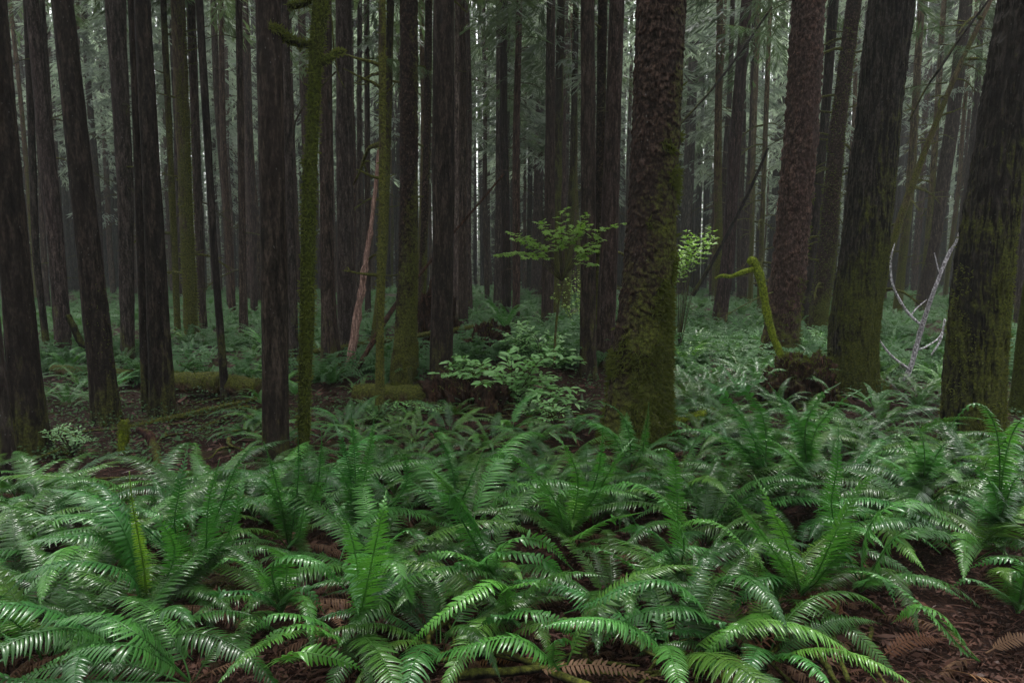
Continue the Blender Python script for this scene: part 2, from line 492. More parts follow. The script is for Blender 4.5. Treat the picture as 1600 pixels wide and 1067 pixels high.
# ---- conifer crowns: drooping boughs of many small needle sprays
def crown_mesh(seed, z0, z1, Lmax, nb, cards, size):
    r = np.random.default_rng(seed)
    P0, D, S = [], [], []
    for i in range(nb):
        f = (i + r.random()) / nb
        z = z0 + (z1 - z0) * f
        L = Lmax * (1 - f * .75) * r.uniform(.5, 1.15)
        az = r.uniform(0, 2 * np.pi)
        u = np.array([np.cos(az), np.sin(az), 0]); sd = np.array([-u[1], u[0], 0])
        t = np.sqrt(r.uniform(.03, 1, cards))
        drop = r.uniform(.25, .6)
        p = np.array([0, 0, z]) + u * (L * t)[:, None] + np.array([0, 0, 1]) * (L * (.12 * t - drop * t * t))[:, None]
        lat = r.normal(0, 1, cards) * L * .16 * (1.1 - t * .7)
        p = p + sd * lat[:, None]; p[:, 2] -= np.abs(lat) * .35 + r.uniform(0, .08, cards)
        d = norm(u * .8 + sd * np.sign(lat)[:, None] * r.uniform(.2, 1, cards)[:, None] + np.array([0, 0, -1]) * r.uniform(.2, .9, cards)[:, None])
        P0.append(p); D.append(d); S.append(size * r.uniform(.6, 1.4, cards))
    P0, D, S = np.vstack(P0), np.vstack(D), np.concatenate(S)[:, None]
    n = len(P0)
    s = norm(np.cross(D, np.array([0, 0, 1.0]) + r.normal(0, .5, (n, 3))))
    w = S * .062
    v = np.stack([P0, P0 + D * S * .4 + s * w, P0 + D * S, P0 + D * S * .4 - s * w], 1).reshape(-1, 3)
    return mesh_np('crown', v, np.arange(n * 4).reshape(-1, 4), smooth=False)
CROWN_HI = [crown_mesh(20 + i, 0, 9, 2.6, 60, 90, .34) for i in range(3)]
for m in CROWN_HI: m.materials.append(M['needle'])

LEANUP = 15.0
def add_tree(name, label, pts, w, kind, Y=None, cat='tree', H=15.0, twigs=0, group=None, tint=1.0, mat=None, flare=.22, crown=True, moss=0, ztw=(1.0, 7.0), mossz=1.5, msize=.022):
    """pts: pixel centre line from top to base; w: pixel widths at those points (or one number)"""
    bx, by = pts[-1]
    if Y is None:
        b = on_ground(bx, by); Y = b[1]
    else:
        b = P(bx, by, Y); b[2] = gz(b[0], b[1])
    Y = float(Y)
    w = [w] * len(pts) if not isinstance(w, (list, tuple)) else list(w)
    if len(w) == 2 and len(pts) > 2:
        w = list(np.linspace(w[0], w[1], len(pts)))
    Cw = [P(x, y, Y) for x, y in pts][::-1]
    # real radius behind each measured width (depth and the wide lens's sideways stretch taken out)
    rad = [0.48 * q / F * Y * (cp - (c_[2] - CAMZ) / Y * sp) / math.hypot(1, (x - 800) / F) for q, (x, _), c_ in zip(w, pts, [P(x, y, Y) for x, y in pts])][::-1]
    C = np.array(Cw); C = C - np.array([b[0], b[1], 0]); C[:, 2] -= b[2]
    C[0, 2] = 0
    top = C[-1] + norm(C[-1] - C[0]) * max(.5, (H - C[-1, 2]))
    low = C[0] - norm(C[1] - C[0]) * .25
    C = np.vstack([low, C, top]); rad = [rad[0] * 1.02] + rad + [rad[-1] * .45]
    seed = (abs(hash((round(bx), round(by)))) % 977) / 7.0
    wpx = max(w)
    nt = int(np.clip(wpx * 1.6, 14, 190)); rows = int(np.clip(wpx * 5, 60, 420))
    root = thing(name, (b[0], b[1], b[2]), label, cat, group)
    V, Q, T3, at = trunk_mesh('trunk', C, rad, kind, nt, rows, seed, flare, fine_to=CAMZ + Y * .42)
    c = (tint, tint, tint) if not isinstance(tint, tuple) else tint
    g_ = 1.0 + .7 * float(np.clip((Y - 8.0) / 5.0, 0, 1)) * (kind in ('brown', 'grey', 'dark')) + (.35 if kind == 'red' else 0)     # smoother stems further in tinted paler, redder: own tone plus painted haze and light
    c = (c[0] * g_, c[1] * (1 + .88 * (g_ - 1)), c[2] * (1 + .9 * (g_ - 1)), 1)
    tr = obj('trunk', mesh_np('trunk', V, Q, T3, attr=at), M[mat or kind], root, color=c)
    rr = random.Random(int(seed * 7))
    if not twigs and Y > 8.8: twigs = 4
    for k in range(twigs):
        z = rr.uniform(*ztw); 
        x = np.interp(z, C[:, 2], C[:, 0]); yy = np.interp(z, C[:, 2], C[:, 1])
        src = TWIGM if kind in ('mossy', 'mossgreen', 'scaly') else TWIG
        s = rr.uniform(.6, 1.3) * (1.0 if Y < 14 else 1.3)
        az = rr.choice([rr.uniform(-.9, .9), rr.uniform(2.2, 4.1), rr.uniform(0, 6.28)])
        obj('branch', rr.choice(src), M['mossy'] if src is TWIGM else M['twig'], root, (x, yy, z), (0, 0, az), (s, s, s), (2.0, 2.1, 1.6, 1) if src is TWIGM else None)
    if crown and H > 12 and Y > 8.6:
        obj('crown', rr.choice(CROWN_HI), None, root, (top[0], top[1], max(8.0, H - 8)), (0, 0, rr.uniform(0, 6)), (1.0, 1.0, 1.0))
    if moss:
        # fuzzy moss standing off the bark
        r = np.random.default_rng(int(seed * 3))
        idx = r.integers(0, len(V) - 1, moss * 6)
        p = V[idx]; zz = p[:, 2]
        k = fbm(p[:, 0] * 5 + 9, p[:, 1] * 5 + seed, zz * 4, 3) + .9 - zz / mossz + .5 * p[:, 0] / max(rad)
        keep = (k > .35) & (zz > .02) & (zz < 7); p = p[keep][:moss]
        cc = np.stack([np.interp(p[:, 2], C[:, 2], C[:, 0]), np.interp(p[:, 2], C[:, 2], C[:, 1]), p[:, 2]], 1)
        v, q, t = blade_cloud(p, norm(p - cc) + np.array([0, 0, -.3]), msize, 3)
        tag(obj('moss', mesh_np('moss', v, q, t), M['moss'], root), kind='stuff')
    return root, C, rad, Y

TREES = [
 # name, label, pixel line top..base, widths, bark, options
 ('conifer_tree', 'pale barked leaning trunk cut off by the left edge, lower left', [(-55, 0), (-28, 400), (-4, 640), (6, 760)], [34, 38, 42, 52], 'grey', dict(tint=1.2)),
 ('conifer_tree', 'thick dark brown leaning trunk nearest the left edge, standing on bare litter', [(-12, 0), (22, 400), (36, 560), (47, 712)], [48, 52, 56, 68], 'brown', dict(tint=.8)),
 ('conifer_tree', 'thin trunk half hidden behind the grey brown trunk at far left', [(42, 0), (56, 400), (74, 552)], [13, 13, 12], 'dark', {}),
 ('conifer_tree', 'grey brown trunk between the two thick dark trunks at left', [(50, 0), (89, 400), (101, 562)], [24, 29, 27], 'grey', dict(tint=(.9, .85, .88))),
 ('conifer_tree', 'slim trunk tucked just right of the grey brown trunk at far left', [(66, 0), (82, 250), (108, 530)], [9, 10, 10], 'grey', {}),
 ('conifer_tree', 'broad dark leaning trunk with green moss at its foot, behind the mossy post', [(97, 0), (140, 400), (157, 560), (167, 662)], [38, 41, 44, 48], 'brown', dict(tint=.85, moss=500)),
 ('conifer_tree', 'knotty grey brown trunk with a swollen burl, right of the broad leaning trunk', [(180, 0), (184, 80), (196, 300), (200, 568)], [35, 30, 27, 22], 'grey', dict(tint=.8)),
 ('conifer_tree', 'slim dark trunk pressed against the left of the trunk by the mossy pole', [(206, 0), (222, 400), (231, 640)], [14, 17, 20], 'brown', dict(tint=.85)),
 ('conifer_tree', 'straight dark brown trunk rising behind the right end of the mossy pole', [(222, 0), (243, 400), (248, 520), (255, 648)], [27, 33, 36, 42], 'brown', dict(tint=.8)),
 ('spruce_tree', 'yellow green moss covered trunk, the brightest mossy trunk at left', [(277, 0), (294, 400), (300, 535)], [23, 23, 23], 'mossy', dict(twigs=12, tint=2.0, moss=2500, mossz=9, msize=.05)),
 ('conifer_tree', 'thin mossy trunk just left of the brightest mossy trunk', [(255, 0), (273, 400), (278, 530)], [11, 11, 11], 'mossy', dict(twigs=4)),
 ('conifer_tree', 'thin brown trunk just right of the brightest mossy trunk', [(298, 0), (312, 400), (318, 520)], [15, 14, 13], 'brown', {}),
 ('conifer_tree', 'slender dark trunk leaning left in front of the large mossy log', [(311, 0), (335, 400), (346, 540), (353, 630)], [13, 12, 13, 14], 'dark', dict(tint=1.3)),
 ('conifer_tree', 'slim brown trunk between the slender leaning trunk and the tall dark column trunk', [(373, 0), (379, 400), (381, 526)], [11, 12, 15], 'brown', dict(tint=1.2)),
 ('hemlock_tree', 'tall straight dark brown column trunk rising from the ferns, left of the crooked mossy tree', [(419, 0), (428, 400), (430, 560), (431, 728)], [40, 42, 42, 42], 'brown', dict(flare=.15)),
 ('conifer_tree', 'brown trunk half hidden behind the tall straight column trunk', [(444, 0), (455, 400), (460, 575)], [14, 15, 17], 'grey', {}),
 ('conifer_tree', 'grey brown trunk with flared foot just right of the crooked mossy tree', [(508, 0), (511, 400), (514, 500), (519, 578)], [20, 22, 25, 31], 'brown', dict(tint=1.15, flare=.5)),
 ('conifer_tree', 'straight grey brown trunk behind the pale leaning snag', [(537, 0), (540, 400), (543, 562)], [26, 27, 30], 'grey', {}),
 ('conifer_tree', 'thin trunk behind the top of the pale leaning snag, left one of a pair', [(562, 0), (561, 300), (560, 505)], [8, 8, 9], 'grey', {}),
 ('conifer_tree', 'thin trunk behind the top of the pale leaning snag, right one of a pair', [(573, 0), (574, 300), (575, 500)], [9, 9, 10], 'brown', dict(twigs=3)),
 ('spruce_tree', 'slender olive mossy trunk standing before the log, left of the scaly trunk', [(597, 0), (598, 300), (594, 500), (593, 655)], [11, 13, 13, 13], 'mossy', dict(twigs=8, tint=1.3, ztw=(1.5, 4.5), moss=900, mossz=6, msize=.03)),
 ('spruce_tree', 'thin mossy trunk touching the right side of the slender olive trunk', [(610, 0), (606, 200), (600, 400), (585, 530)], [12, 12, 12, 12], 'mossy', dict(twigs=5, tint=.8)),
 ('spruce_tree', 'scaly knobbly trunk with moss at its lower half, behind the short log', [(639, 0), (639, 300), (637, 450), (630, 600)], [31, 30, 32, 42], 'scaly', dict(tint=.8, moss=500, twigs=3, mat='scaly')),
 ('spruce_tree', 'thin flecked trunk between the scaly trunk and the smooth dark trunk', [(670, 0), (668, 200), (660, 450), (657, 540)], [13, 13, 13, 14], 'scaly', dict(tint=1.1, twigs=6)),
 ('hemlock_tree', 'smooth dark brown trunk beside the reddish root mound, right of the scaly trunk', [(693, 0), (693, 300), (691, 480), (688, 612)], [34, 35, 34, 37], 'brown', dict(tint=.85)),
 ('conifer_tree', 'thin trunk showing at the right edge of the smooth dark trunk', [(714, 0), (713, 300), (711, 545)], [8, 8, 9], 'grey', dict(tint=2.0)),
 ('conifer_tree', 'dark straight trunk in the middle distance, just right of the smooth dark trunk', [(726, 0), (725, 300), (727, 468)], [13, 12, 16], 'grey', dict(tint=(.9, .82, .9))),
 ('conifer_tree', 'grey trunk ending above the bright fern on the mound', [(781, 0), (780, 300), (778, 484)], [11, 12, 14], 'grey', dict(twigs=5)),
 ('conifer_tree', 'thin mossy trunk beside the grey trunk above the mound', [(795, 0), (792, 300), (790, 470)], [7, 7, 7], 'mossy', dict(twigs=5)),
 ('conifer_tree', 'slim trunk left of the maple sapling leaves', [(812, 0), (808, 300), (806, 470)], [8, 9, 10], 'grey', {}),
 ('conifer_tree', 'reddish grey trunk behind the maple sapling, leftmost of its cluster', [(847, 0), (841, 300), (838, 462)], [12, 15, 19], 'grey', dict(tint=(1.05, .9, .95))),
 ('conifer_tree', 'brown trunk in the cluster behind the maple sapling, with dark foot', [(861, 0), (859, 300), (855, 515)], [14, 17, 20], 'brown', dict(tint=.95)),
 ('spruce_tree', 'mossy streaked trunk in the cluster behind the maple sapling', [(877, 0), (870, 300), (864, 500)], [12, 15, 16], 'mossy', dict(tint=.75)),
 ('conifer_tree', 'thin grey trunk right of the mossy streaked trunk', [(888, 0), (884, 300), (882, 470)], [8, 9, 9], 'grey', {}),
 ('spruce_tree', 'olive mossy thin trunk behind the right maple leaves', [(900, 0), (896, 250), (884, 487)], [10, 11, 13], 'mossy', dict(tint=.8, twigs=4)),
 ('hemlock_tree', 'straight brown trunk left of the pair beside the great mossy spruce', [(918, 0), (919, 300), (919, 592)], [23, 24, 26], 'brown', {}),
 ('spruce_tree', 'dark scaly trunk glimpsed behind the pair beside the great mossy spruce', [(942, 0), (938, 250), (932, 560)], [17, 16, 15], 'scaly', dict(tint=.6)),
 ('hemlock_tree', 'smooth grey brown trunk leaning behind the left flank of the great mossy spruce', [(964, 0), (956, 250), (951, 400), (944, 578)], [24, 27, 28, 31], 'grey', dict(tint=(1.05, .92, .9))),
 ('spruce_tree', 'great scaly spruce trunk with moss over its lower half, the widest trunk, at centre', [(1033, 0), (1028, 150), (1020, 300), (1015, 400), (1006, 500), (997, 600), (994, 692)], [85, 83, 82, 85, 86, 97, 112], 'scaly', dict(tint=.95, moss=9000, flare=.14, msize=.045, mossz=1.9)),
 ('conifer_tree', 'grey trunk with mossy foot just right of the great mossy spruce', [(1087, 0), (1079, 200), (1070, 400), (1066, 465)], [14, 17, 19, 20], 'grey', dict(tint=.95)),
 ('conifer_tree', 'thin grey trunk second right of the great mossy spruce', [(1101, 0), (1093, 200), (1086, 452)], [9, 10, 10], 'grey', {}),
 ('conifer_tree', 'dark purplish trunk leaning right, standing clear behind the hooked mossy limb', [(1167, 0), (1150, 200), (1138, 400), (1123, 507)], [18, 20, 21, 25], 'grey', dict(tint=(.78, .62, .68))),
 ('mossy_snag', 'thin dead trunk furred with moss, left of the reddish spruce, nearest the purplish trunk', [(1186, 0), (1178, 200), (1172, 480)], [8, 8, 9], 'mossy', dict(twigs=26, tint=2.3, crown=False)),
 ('mossy_snag', 'thin dead trunk furred with moss touching the left of the reddish spruce', [(1204, 0), (1196, 200), (1186, 490)], [7, 8, 8], 'mossy', dict(twigs=26, tint=2.3, crown=False)),
 ('spruce_tree', 'reddish spruce trunk with small curled scales, behind the hooked mossy limb', [(1264, 0), (1252, 200), (1235, 400), (1222, 500), (1216, 572)], [54, 57, 56, 57, 64], 'red', dict(moss=1800, msize=.05)),
 ('conifer_tree', 'dark trunk leaning along the right edge of the reddish spruce', [(1303, 0), (1288, 200), (1268, 400), (1258, 520)], [17, 16, 15, 15], 'dark', {}),
 ('spruce_tree', 'shaggy scaly trunk with moss tufts between the reddish and the furrowed trunks', [(1335, 0), (1309, 200), (1292, 400), (1274, 532)], [26, 28, 31, 32], 'scaly', dict(moss=3500, tint=1.15, twigs=34, mossz=7, msize=.05)),
 ('conifer_tree', 'stout furrowed dark trunk with mossy foot beside the rotten root wad', [(1393, 0), (1371, 200), (1350, 400), (1334, 500), (1330, 612)], [76, 77, 80, 83, 86], 'furrow', dict(moss=3500, tint=.9, msize=.026, flare=.12)),
 ('mossy_snag', 'yellowish mossy trunk leaning strongly right between the two stout furrowed trunks', [(1549, 0), (1500, 100), (1459, 200), (1421, 300), (1391, 390), (1352, 500)], [9, 10, 11, 13, 14, 16], 'mossy', dict(twigs=20, tint=2.3, H=9, Y=13, crown=False)),
 ('mossy_snag', 'upright mossy thin trunk behind the leaning yellowish trunk', [(1440, 0), (1422, 300), (1400, 500)], [11, 14, 15], 'mossy', dict(twigs=22, tint=2.0, crown=False)),
 ('mossy_snag', 'thin mossy trunk behind the white lichen branch', [(1475, 0), (1456, 300), (1440, 490)], [9, 11, 11], 'mossy', dict(twigs=22, tint=2.0, crown=False)),
 ('conifer_tree', 'dim brown trunk behind the white lichen branch', [(1510, 0), (1487, 200), (1440, 490)], [22, 24, 25], 'brown', dict(tint=.9)),
 ('conifer_tree', 'stout furrowed dark trunk with green moss streaks, at the right edge', [(1602, 0), (1568, 200), (1538, 400), (1529, 500), (1521, 600), (1518, 692)], [90, 92, 95, 98, 100, 106], 'furrow', dict(moss=4500, tint=.85, msize=.026, flare=.12, mossz=2.2)),
 ('conifer_tree', 'mossy trunk cut off by the right edge behind the stout furrowed trunk', [(1690, 0), (1640, 300), (1612, 500), (1600, 648)], [40, 42, 44, 50], 'mossgreen', dict(tint=.9)),
 ('conifer_tree', 'dim trunk seen past the right side of the stout furrowed right trunk', [(1640, 0), (1606, 300), (1588, 520)], [12, 14, 14], 'grey', {}),
]
TREE_XY = []
for nm, lb, pts, w, kind, opt in TREES:
    r_, C_, rad_, Y_ = add_tree(nm, lb, pts, w, kind, **opt)
    TREE_XY.append((r_.location[0], r_.location[1], max(rad_)))

# crooked mossy tree with limbs
def limb_px(pts, Ys, w):
    Ys = [Ys] * len(pts) if not isinstance(Ys, (list, tuple)) else Ys
    C = np.array([P(x, y, Y) for (x, y), Y in zip(pts, Ys)])
    w = [w] * len(pts) if not isinstance(w, (list, tuple)) else w
    r = np.array([.5 * q * Y / F for q, Y in zip(w, Ys)])
    n = max(12, len(pts) * 8)
    k = catmull(np.c_[C, r], n)
    return k[:, :3], np.abs(k[:, 3])

def mossfuzz(C, rad, n, seed, size=.02, up=.3):
    r = np.random.default_rng(seed)
    i = r.integers(0, len(C), n); f = r.random((n, 1)); j = np.minimum(i + 1, len(C) - 1)
    p = C[i] * (1 - f) + C[j] * f; rr = rad[i][:, None]
    T = norm(np.gradient(C, axis=0))[i]
    v = r.normal(0, 1, (n, 3)); v = norm(v - T * (v * T).sum(1, keepdims=True))
    v = norm(v + np.array([0, 0, up]) * .6)
    return blade_cloud(p + v * rr * .95, v + np.array([0, 0, -.2]), size, seed)

def limb_obj(name, pts, Ys, w, mat, parent=None, lump=.2, fuzz=0, seed=1, nt=12, origin=None, size=.032, tint=None):
    C, r = limb_px(pts, Ys, w)
    o0 = np.array(origin) if origin is not None else C[-1].copy()
    V, Q, T = tube(C - o0, r, nt, lump, 9, seed)
    me = mesh_np(name, V, Q, T)
    o = obj(name, me, M[mat], parent, (0, 0, 0) if parent is not None else tuple(o0), color=tint)
    if fuzz:
        v, q, t = mossfuzz(C - o0, r, fuzz, seed, size)
        tag(obj('moss', mesh_np('moss', v, q, t), M['moss'], o), kind='stuff')
    return o

root, C_, rad_, Yc = add_tree('crooked_tree', 'crooked moss coated tree with short mossy limbs, right of the tall straight column trunk',
    [(502, 0), (493, 90), (490, 180), (483, 300), (481, 400), (480, 500), (476, 600), (474, 722)], [27, 22, 20, 22, 23, 24, 20, 19], 'mossgreen', H=8, crown=False, mat='mossgreen', tint=1.3, moss=3500, mossz=8, msize=.03, flare=.15)
ro = np.array(root.location)
limb_obj('limb', [(421, 43), (432, 46), (447, 58), (468, 68), (492, 72)], [Yc - .25, Yc - .2, Yc - .1, Yc, Yc], [7, 12, 13, 12, 13], 'mossgreen', root, .25, 500, 3, origin=ro)
limb_obj('limb', [(449, 11), (466, 8), (494, -4)], Yc, [6, 10, 12], 'mossgreen', root, .25, 300, 4, origin=ro)
limb_obj('limb', [(538, 80), (526, 84), (510, 93), (490, 106)], [Yc + .1, Yc + .1, Yc, Yc], [3, 8, 9, 10], 'mossgreen', root, .25, 300, 5, origin=ro)
limb_obj('twig', [(459, 216), (462, 190), (476, 165), (498, 140), (525, 112)], Yc + .1, [2, 2.5, 2.5, 3, 3], 'twig', root, 0, 0, 6, nt=5, origin=ro)
limb_obj('twig', [(540, 140), (529, 118), (522, 80), (518, 30), (508, -8)], Yc + .12, [1.5, 2, 2, 2.5, 3], 'twig', root, 0, 0, 6, nt=5, origin=ro)
TREE_XY.append((ro[0], ro[1], .1))

# ------------------------------------------------------------------ leaning snags, fallen logs, branches
def lab(o, label, cat, group=None): return tag(o, label, cat, group)
o = limb_obj('leaning_snag', [(592, 228), (584, 320), (573, 400), (561, 480), (545, 578)], 10.6, [3, 7, 10, 12, 15], 'pale', None, .38, 0, 2, nt=10)
lab(o, 'pale bare pinkish snag leaning between two brown trunks, tapering to a point', 'snag')
o = limb_obj('leaning_pole', [(787, 272), (745, 322), (707, 366), (660, 424), (613, 484), (585, 530), (553, 584)], [12.5, 12.2, 12, 11.4, 10.9, 10.6, 10.2], [3, 4, 4, 5, 8, 8, 8], 'rot', None, .25, 0, 3, nt=7, tint=(1.3, 1.3, 1.3, 1))
lab(o, 'thin reddish dead pole slanting up to the right behind the smooth dark trunk', 'fallen pole')
o = limb_obj('leaning_pole', [(1206, 12), (1154, 86), (1112, 140), (1064, 194)], [17, 17, 17, 17], [3, 4, 4, 3], 'dark', None, .1, 0, 3, nt=6)
lab(o, 'thin dark pole slanting high up right of the great spruce', 'fallen pole')
o = limb_obj('leaning_pole', [(1200, 232), (1170, 300), (1120, 397), (1082, 462)], [19, 19, 19, 19], [4, 5, 6, 7], 'dark', None, .1, 0, 3, nt=6)
lab(o, 'dark slanting pole left of the purplish leaning trunk, low down', 'fallen pole')
o = limb_obj('slanting_branch', [(1545, 0), (1500, 60), (1470, 105), (1446, 140), (1420, 190)], 11, [3, 4, 4, 3, 2], 'dark', None, .1, 0, 3, nt=6)
lab(o, 'dark thin branch slanting across the gap between the two furrowed trunks', 'branch')

# hooked mossy limb
hk = limb_obj('mossy_limb', [(1170, 412), (1176, 407), (1184, 422), (1191, 448), (1198, 487), (1208, 525), (1220, 556), (1226, 580)], 8.6, [9, 13, 13, 12, 12, 11, 11, 12], 'bright_moss', None, .22, 900, 8, size=.022)
lab(hk, 'bright green mossy dead limb bent like a hook before the reddish spruce', 'branch')
limb_obj('side_branch', [(1117, 435), (1128, 431), (1142, 432), (1156, 427), (1176, 420)], [8.4, 8.4, 8.5, 8.5, 8.6], [3, 5, 6, 7, 8], 'bright_moss', hk, .22, 350, 9, origin=np.array(hk.location), size=.016)

# white lichen branch with arms
wb = limb_obj('white_branch', [(1503, 352), (1494, 378), (1481, 400), (1459, 456), (1440, 512), (1427, 560), (1414, 596)], [8.3, 8.4, 8.5, 8.6, 8.8, 8.9, 9], [3, 4, 5, 6, 7, 7.5, 8], 'white', None, .18, 0, 10, nt=9)
lab(wb, 'whitish lichen covered dead branch leaning on the right furrowed trunk', 'branch')
w0 = np.array(wb.location)
for pts, ww in (([(1398, 380), (1392, 404), (1393, 437), (1402, 462), (1418, 488), (1440, 509)], [1.5, 3, 3.5, 4, 4, 4]),
                ([(1366, 512), (1374, 531), (1392, 555), (1420, 577)], [2, 3, 3.5, 4]),
                ([(1478, 500), (1468, 526), (1450, 540), (1436, 546)], [1.5, 2, 2.5, 3]),
                ([(1476, 498), (1470, 530), (1455, 555)], [2, 3, 2]),
                ([(1448, 468), (1432, 482), (1424, 492)], [1, 2, 2]),
                ([(1460, 395), (1466, 420), (1470, 428)], [1.5, 2, 2.5])):
    limb_obj('side_branch', pts, 8.8, ww, 'white', wb, .12, 0, 11, nt=6, origin=w0)

def log_obj(name, a, b, ra, rb, mat, label, cat='log', fuzz=0, seed=1, lump=.14, nt=26, tint=None, bend=0.0):
    a, b = np.array(a, float), np.array(b, float)
    n = 44
    t = np.linspace(0, 1, n)[:, None]
    C = a * (1 - t) + b * t + np.array([0, 0, 1]) * bend * np.sin(t * np.pi)
    r = np.linspace(ra, rb, n)
    o0 = (a + b) / 2
    V, Q, T = tube(C - o0, r, nt, lump, 7, seed)
    o = obj(name, mesh_np(name, V, Q, T), M[mat], None, tuple(o0), color=tint)
    if fuzz:
        v, q, tt = mossfuzz(C - o0, r, fuzz, seed, .035, 1.5)
        tag(obj('moss', mesh_np('moss', v, q, tt), M['moss'], o), kind='stuff')
    return tag(o, label, cat)

def logpx(name, p0, p1, Y0, Y1, w0, w1, mat, label, **kw):
    a, b = P(*p0, Y0), P(*p1, Y1)
    return log_obj(name, a, b, .5 * w0 * Y0 / F, .5 * w1 * Y1 / F, mat, label, **kw)

logpx('fallen_log', (262, 597), (347, 600), 8.7, 8.5, 32, 36, 'log', 'thick mossy fallen log left of the slender leaning trunk', fuzz=350, seed=3)
logpx('fallen_log', (352, 602), (404, 606), 8.4, 8.3, 33, 31, 'log', 'broken log end just right of the slender leaning trunk', fuzz=200, seed=5)
logpx('fallen_log', (556, 616), (674, 620), 7.9, 7.7, 33, 37, 'log', 'short thick log lying below the scaly trunk', fuzz=450, seed=6)
logpx('fallen_log', (205, 588), (85, 578), 9.4, 9.8, 22, 17, 'log', 'dim reddish log among ferns behind the broad leaning trunk', seed=12)
logpx('fallen_pole', (480, 551), (740, 511), 11.6, 12.6, 8, 7, 'mossy', 'long thin mossy pole lying behind the smooth and scaly trunks', cat='log', fuzz=500, seed=7, tint=(1.4, 1.4, 1.2, 1))
o = limb_obj('fallen_pole', [(402, 623), (337, 637), (262, 655), (188, 671), (102, 684)], [7.9, 7.6, 7.2, 6.9, 6.6], [5, 7, 9, 9, 7], 'mossy', None, .2, 700, 13, tint=(1.3, 1.3, 1.2, 1))
lab(o, 'long mossy pole lying on bare litter at left', 'log')
o = limb_obj('fallen_pole', [(385, 640), (330, 664), (286, 690)], [7.4, 7.0, 6.6], [6, 9, 12], 'rot', None, .25, 0, 14)
lab(o, 'reddish rotten pole just below the long mossy pole', 'log')
o = limb_obj('mossy_post', [(194, 657), (193, 675), (192, 712), (192, 722)], 5.85, [8, 13, 14, 15], 'bright_moss', None, .2, 700, 15, tint=(.95, .85, .8, 1))
lab(o, 'short upright mossy post in front of the long mossy pole', 'stump')
o = limb_obj('rotten_root', [(216, 671), (232, 680), (241, 697), (247, 718), (251, 742)], [6.0, 5.9, 5.8, 5.6, 5.4], [10, 14, 13, 15, 16], 'rot', None, .35, 0, 16, tint=(1.2, 1.0, 1.1, 1))
lab(o, 'purplish broken root chunk with mossy end, right of the short mossy post', 'root')
o = limb_obj('fallen_stick', [(28, 746), (52, 754), (88, 763)], [5.0, 4.9, 4.8], [8, 7, 4], 'mossgreen', None, .25, 200, 17)
lab(o, 'short mossy stick beside the pale trunk at the left edge', 'stick')
o = limb_obj('broken_stem', [(106, 492), (115, 512), (128, 538), (142, 560)], 11.5, [9, 10, 10, 10], 'dark', None, .2, 0, 18, tint=(.6, .6, .6, 1))
lab(o, 'blackish broken stem leaning among ferns left of the broad leaning trunk', 'snag')
o = limb_obj('small_stump', [(529, 568), (530, 580), (531, 596)], 9.8, [8, 9, 11], 'mossgreen', None, .2, 120, 19)
lab(o, 'tiny mossy stump near the foot of the pale snag', 'stump')
o = limb_obj('mossy_root', [(1112, 638), (1090, 650), (1066, 655), (1040, 662)], [6.9, 6.7, 6.6, 6.5], [8, 13, 14, 18], 'bright_moss', None, .25, 500, 20, tint=(.8, .75, .8, 1))
lab(o, 'mossy surface root running right from the foot of the great spruce', 'root')
o = limb_obj('mossy_root', [(1425, 652), (1400, 634), (1378, 612), (1350, 590)], [7.6, 8, 8.4, 8.8], [14, 22, 28, 30], 'mossgreen', None, .3, 700, 21, tint=(1.4, 1.4, 1.2, 1))
lab(o, 'mossy root sloping down right from the stout furrowed trunk', 'root')
o = limb_obj('fallen_stick', [(1125, 926), (1070, 930), (1010, 927), (940, 936), (842, 942)], [3.4, 3.3, 3.2, 3.2, 3.2], [3, 5, 6, 6, 4], 'dark', None, .15, 0, 22, nt=7)
lab(o, 'dark dead stick lying through the ferns in the foreground', 'stick')

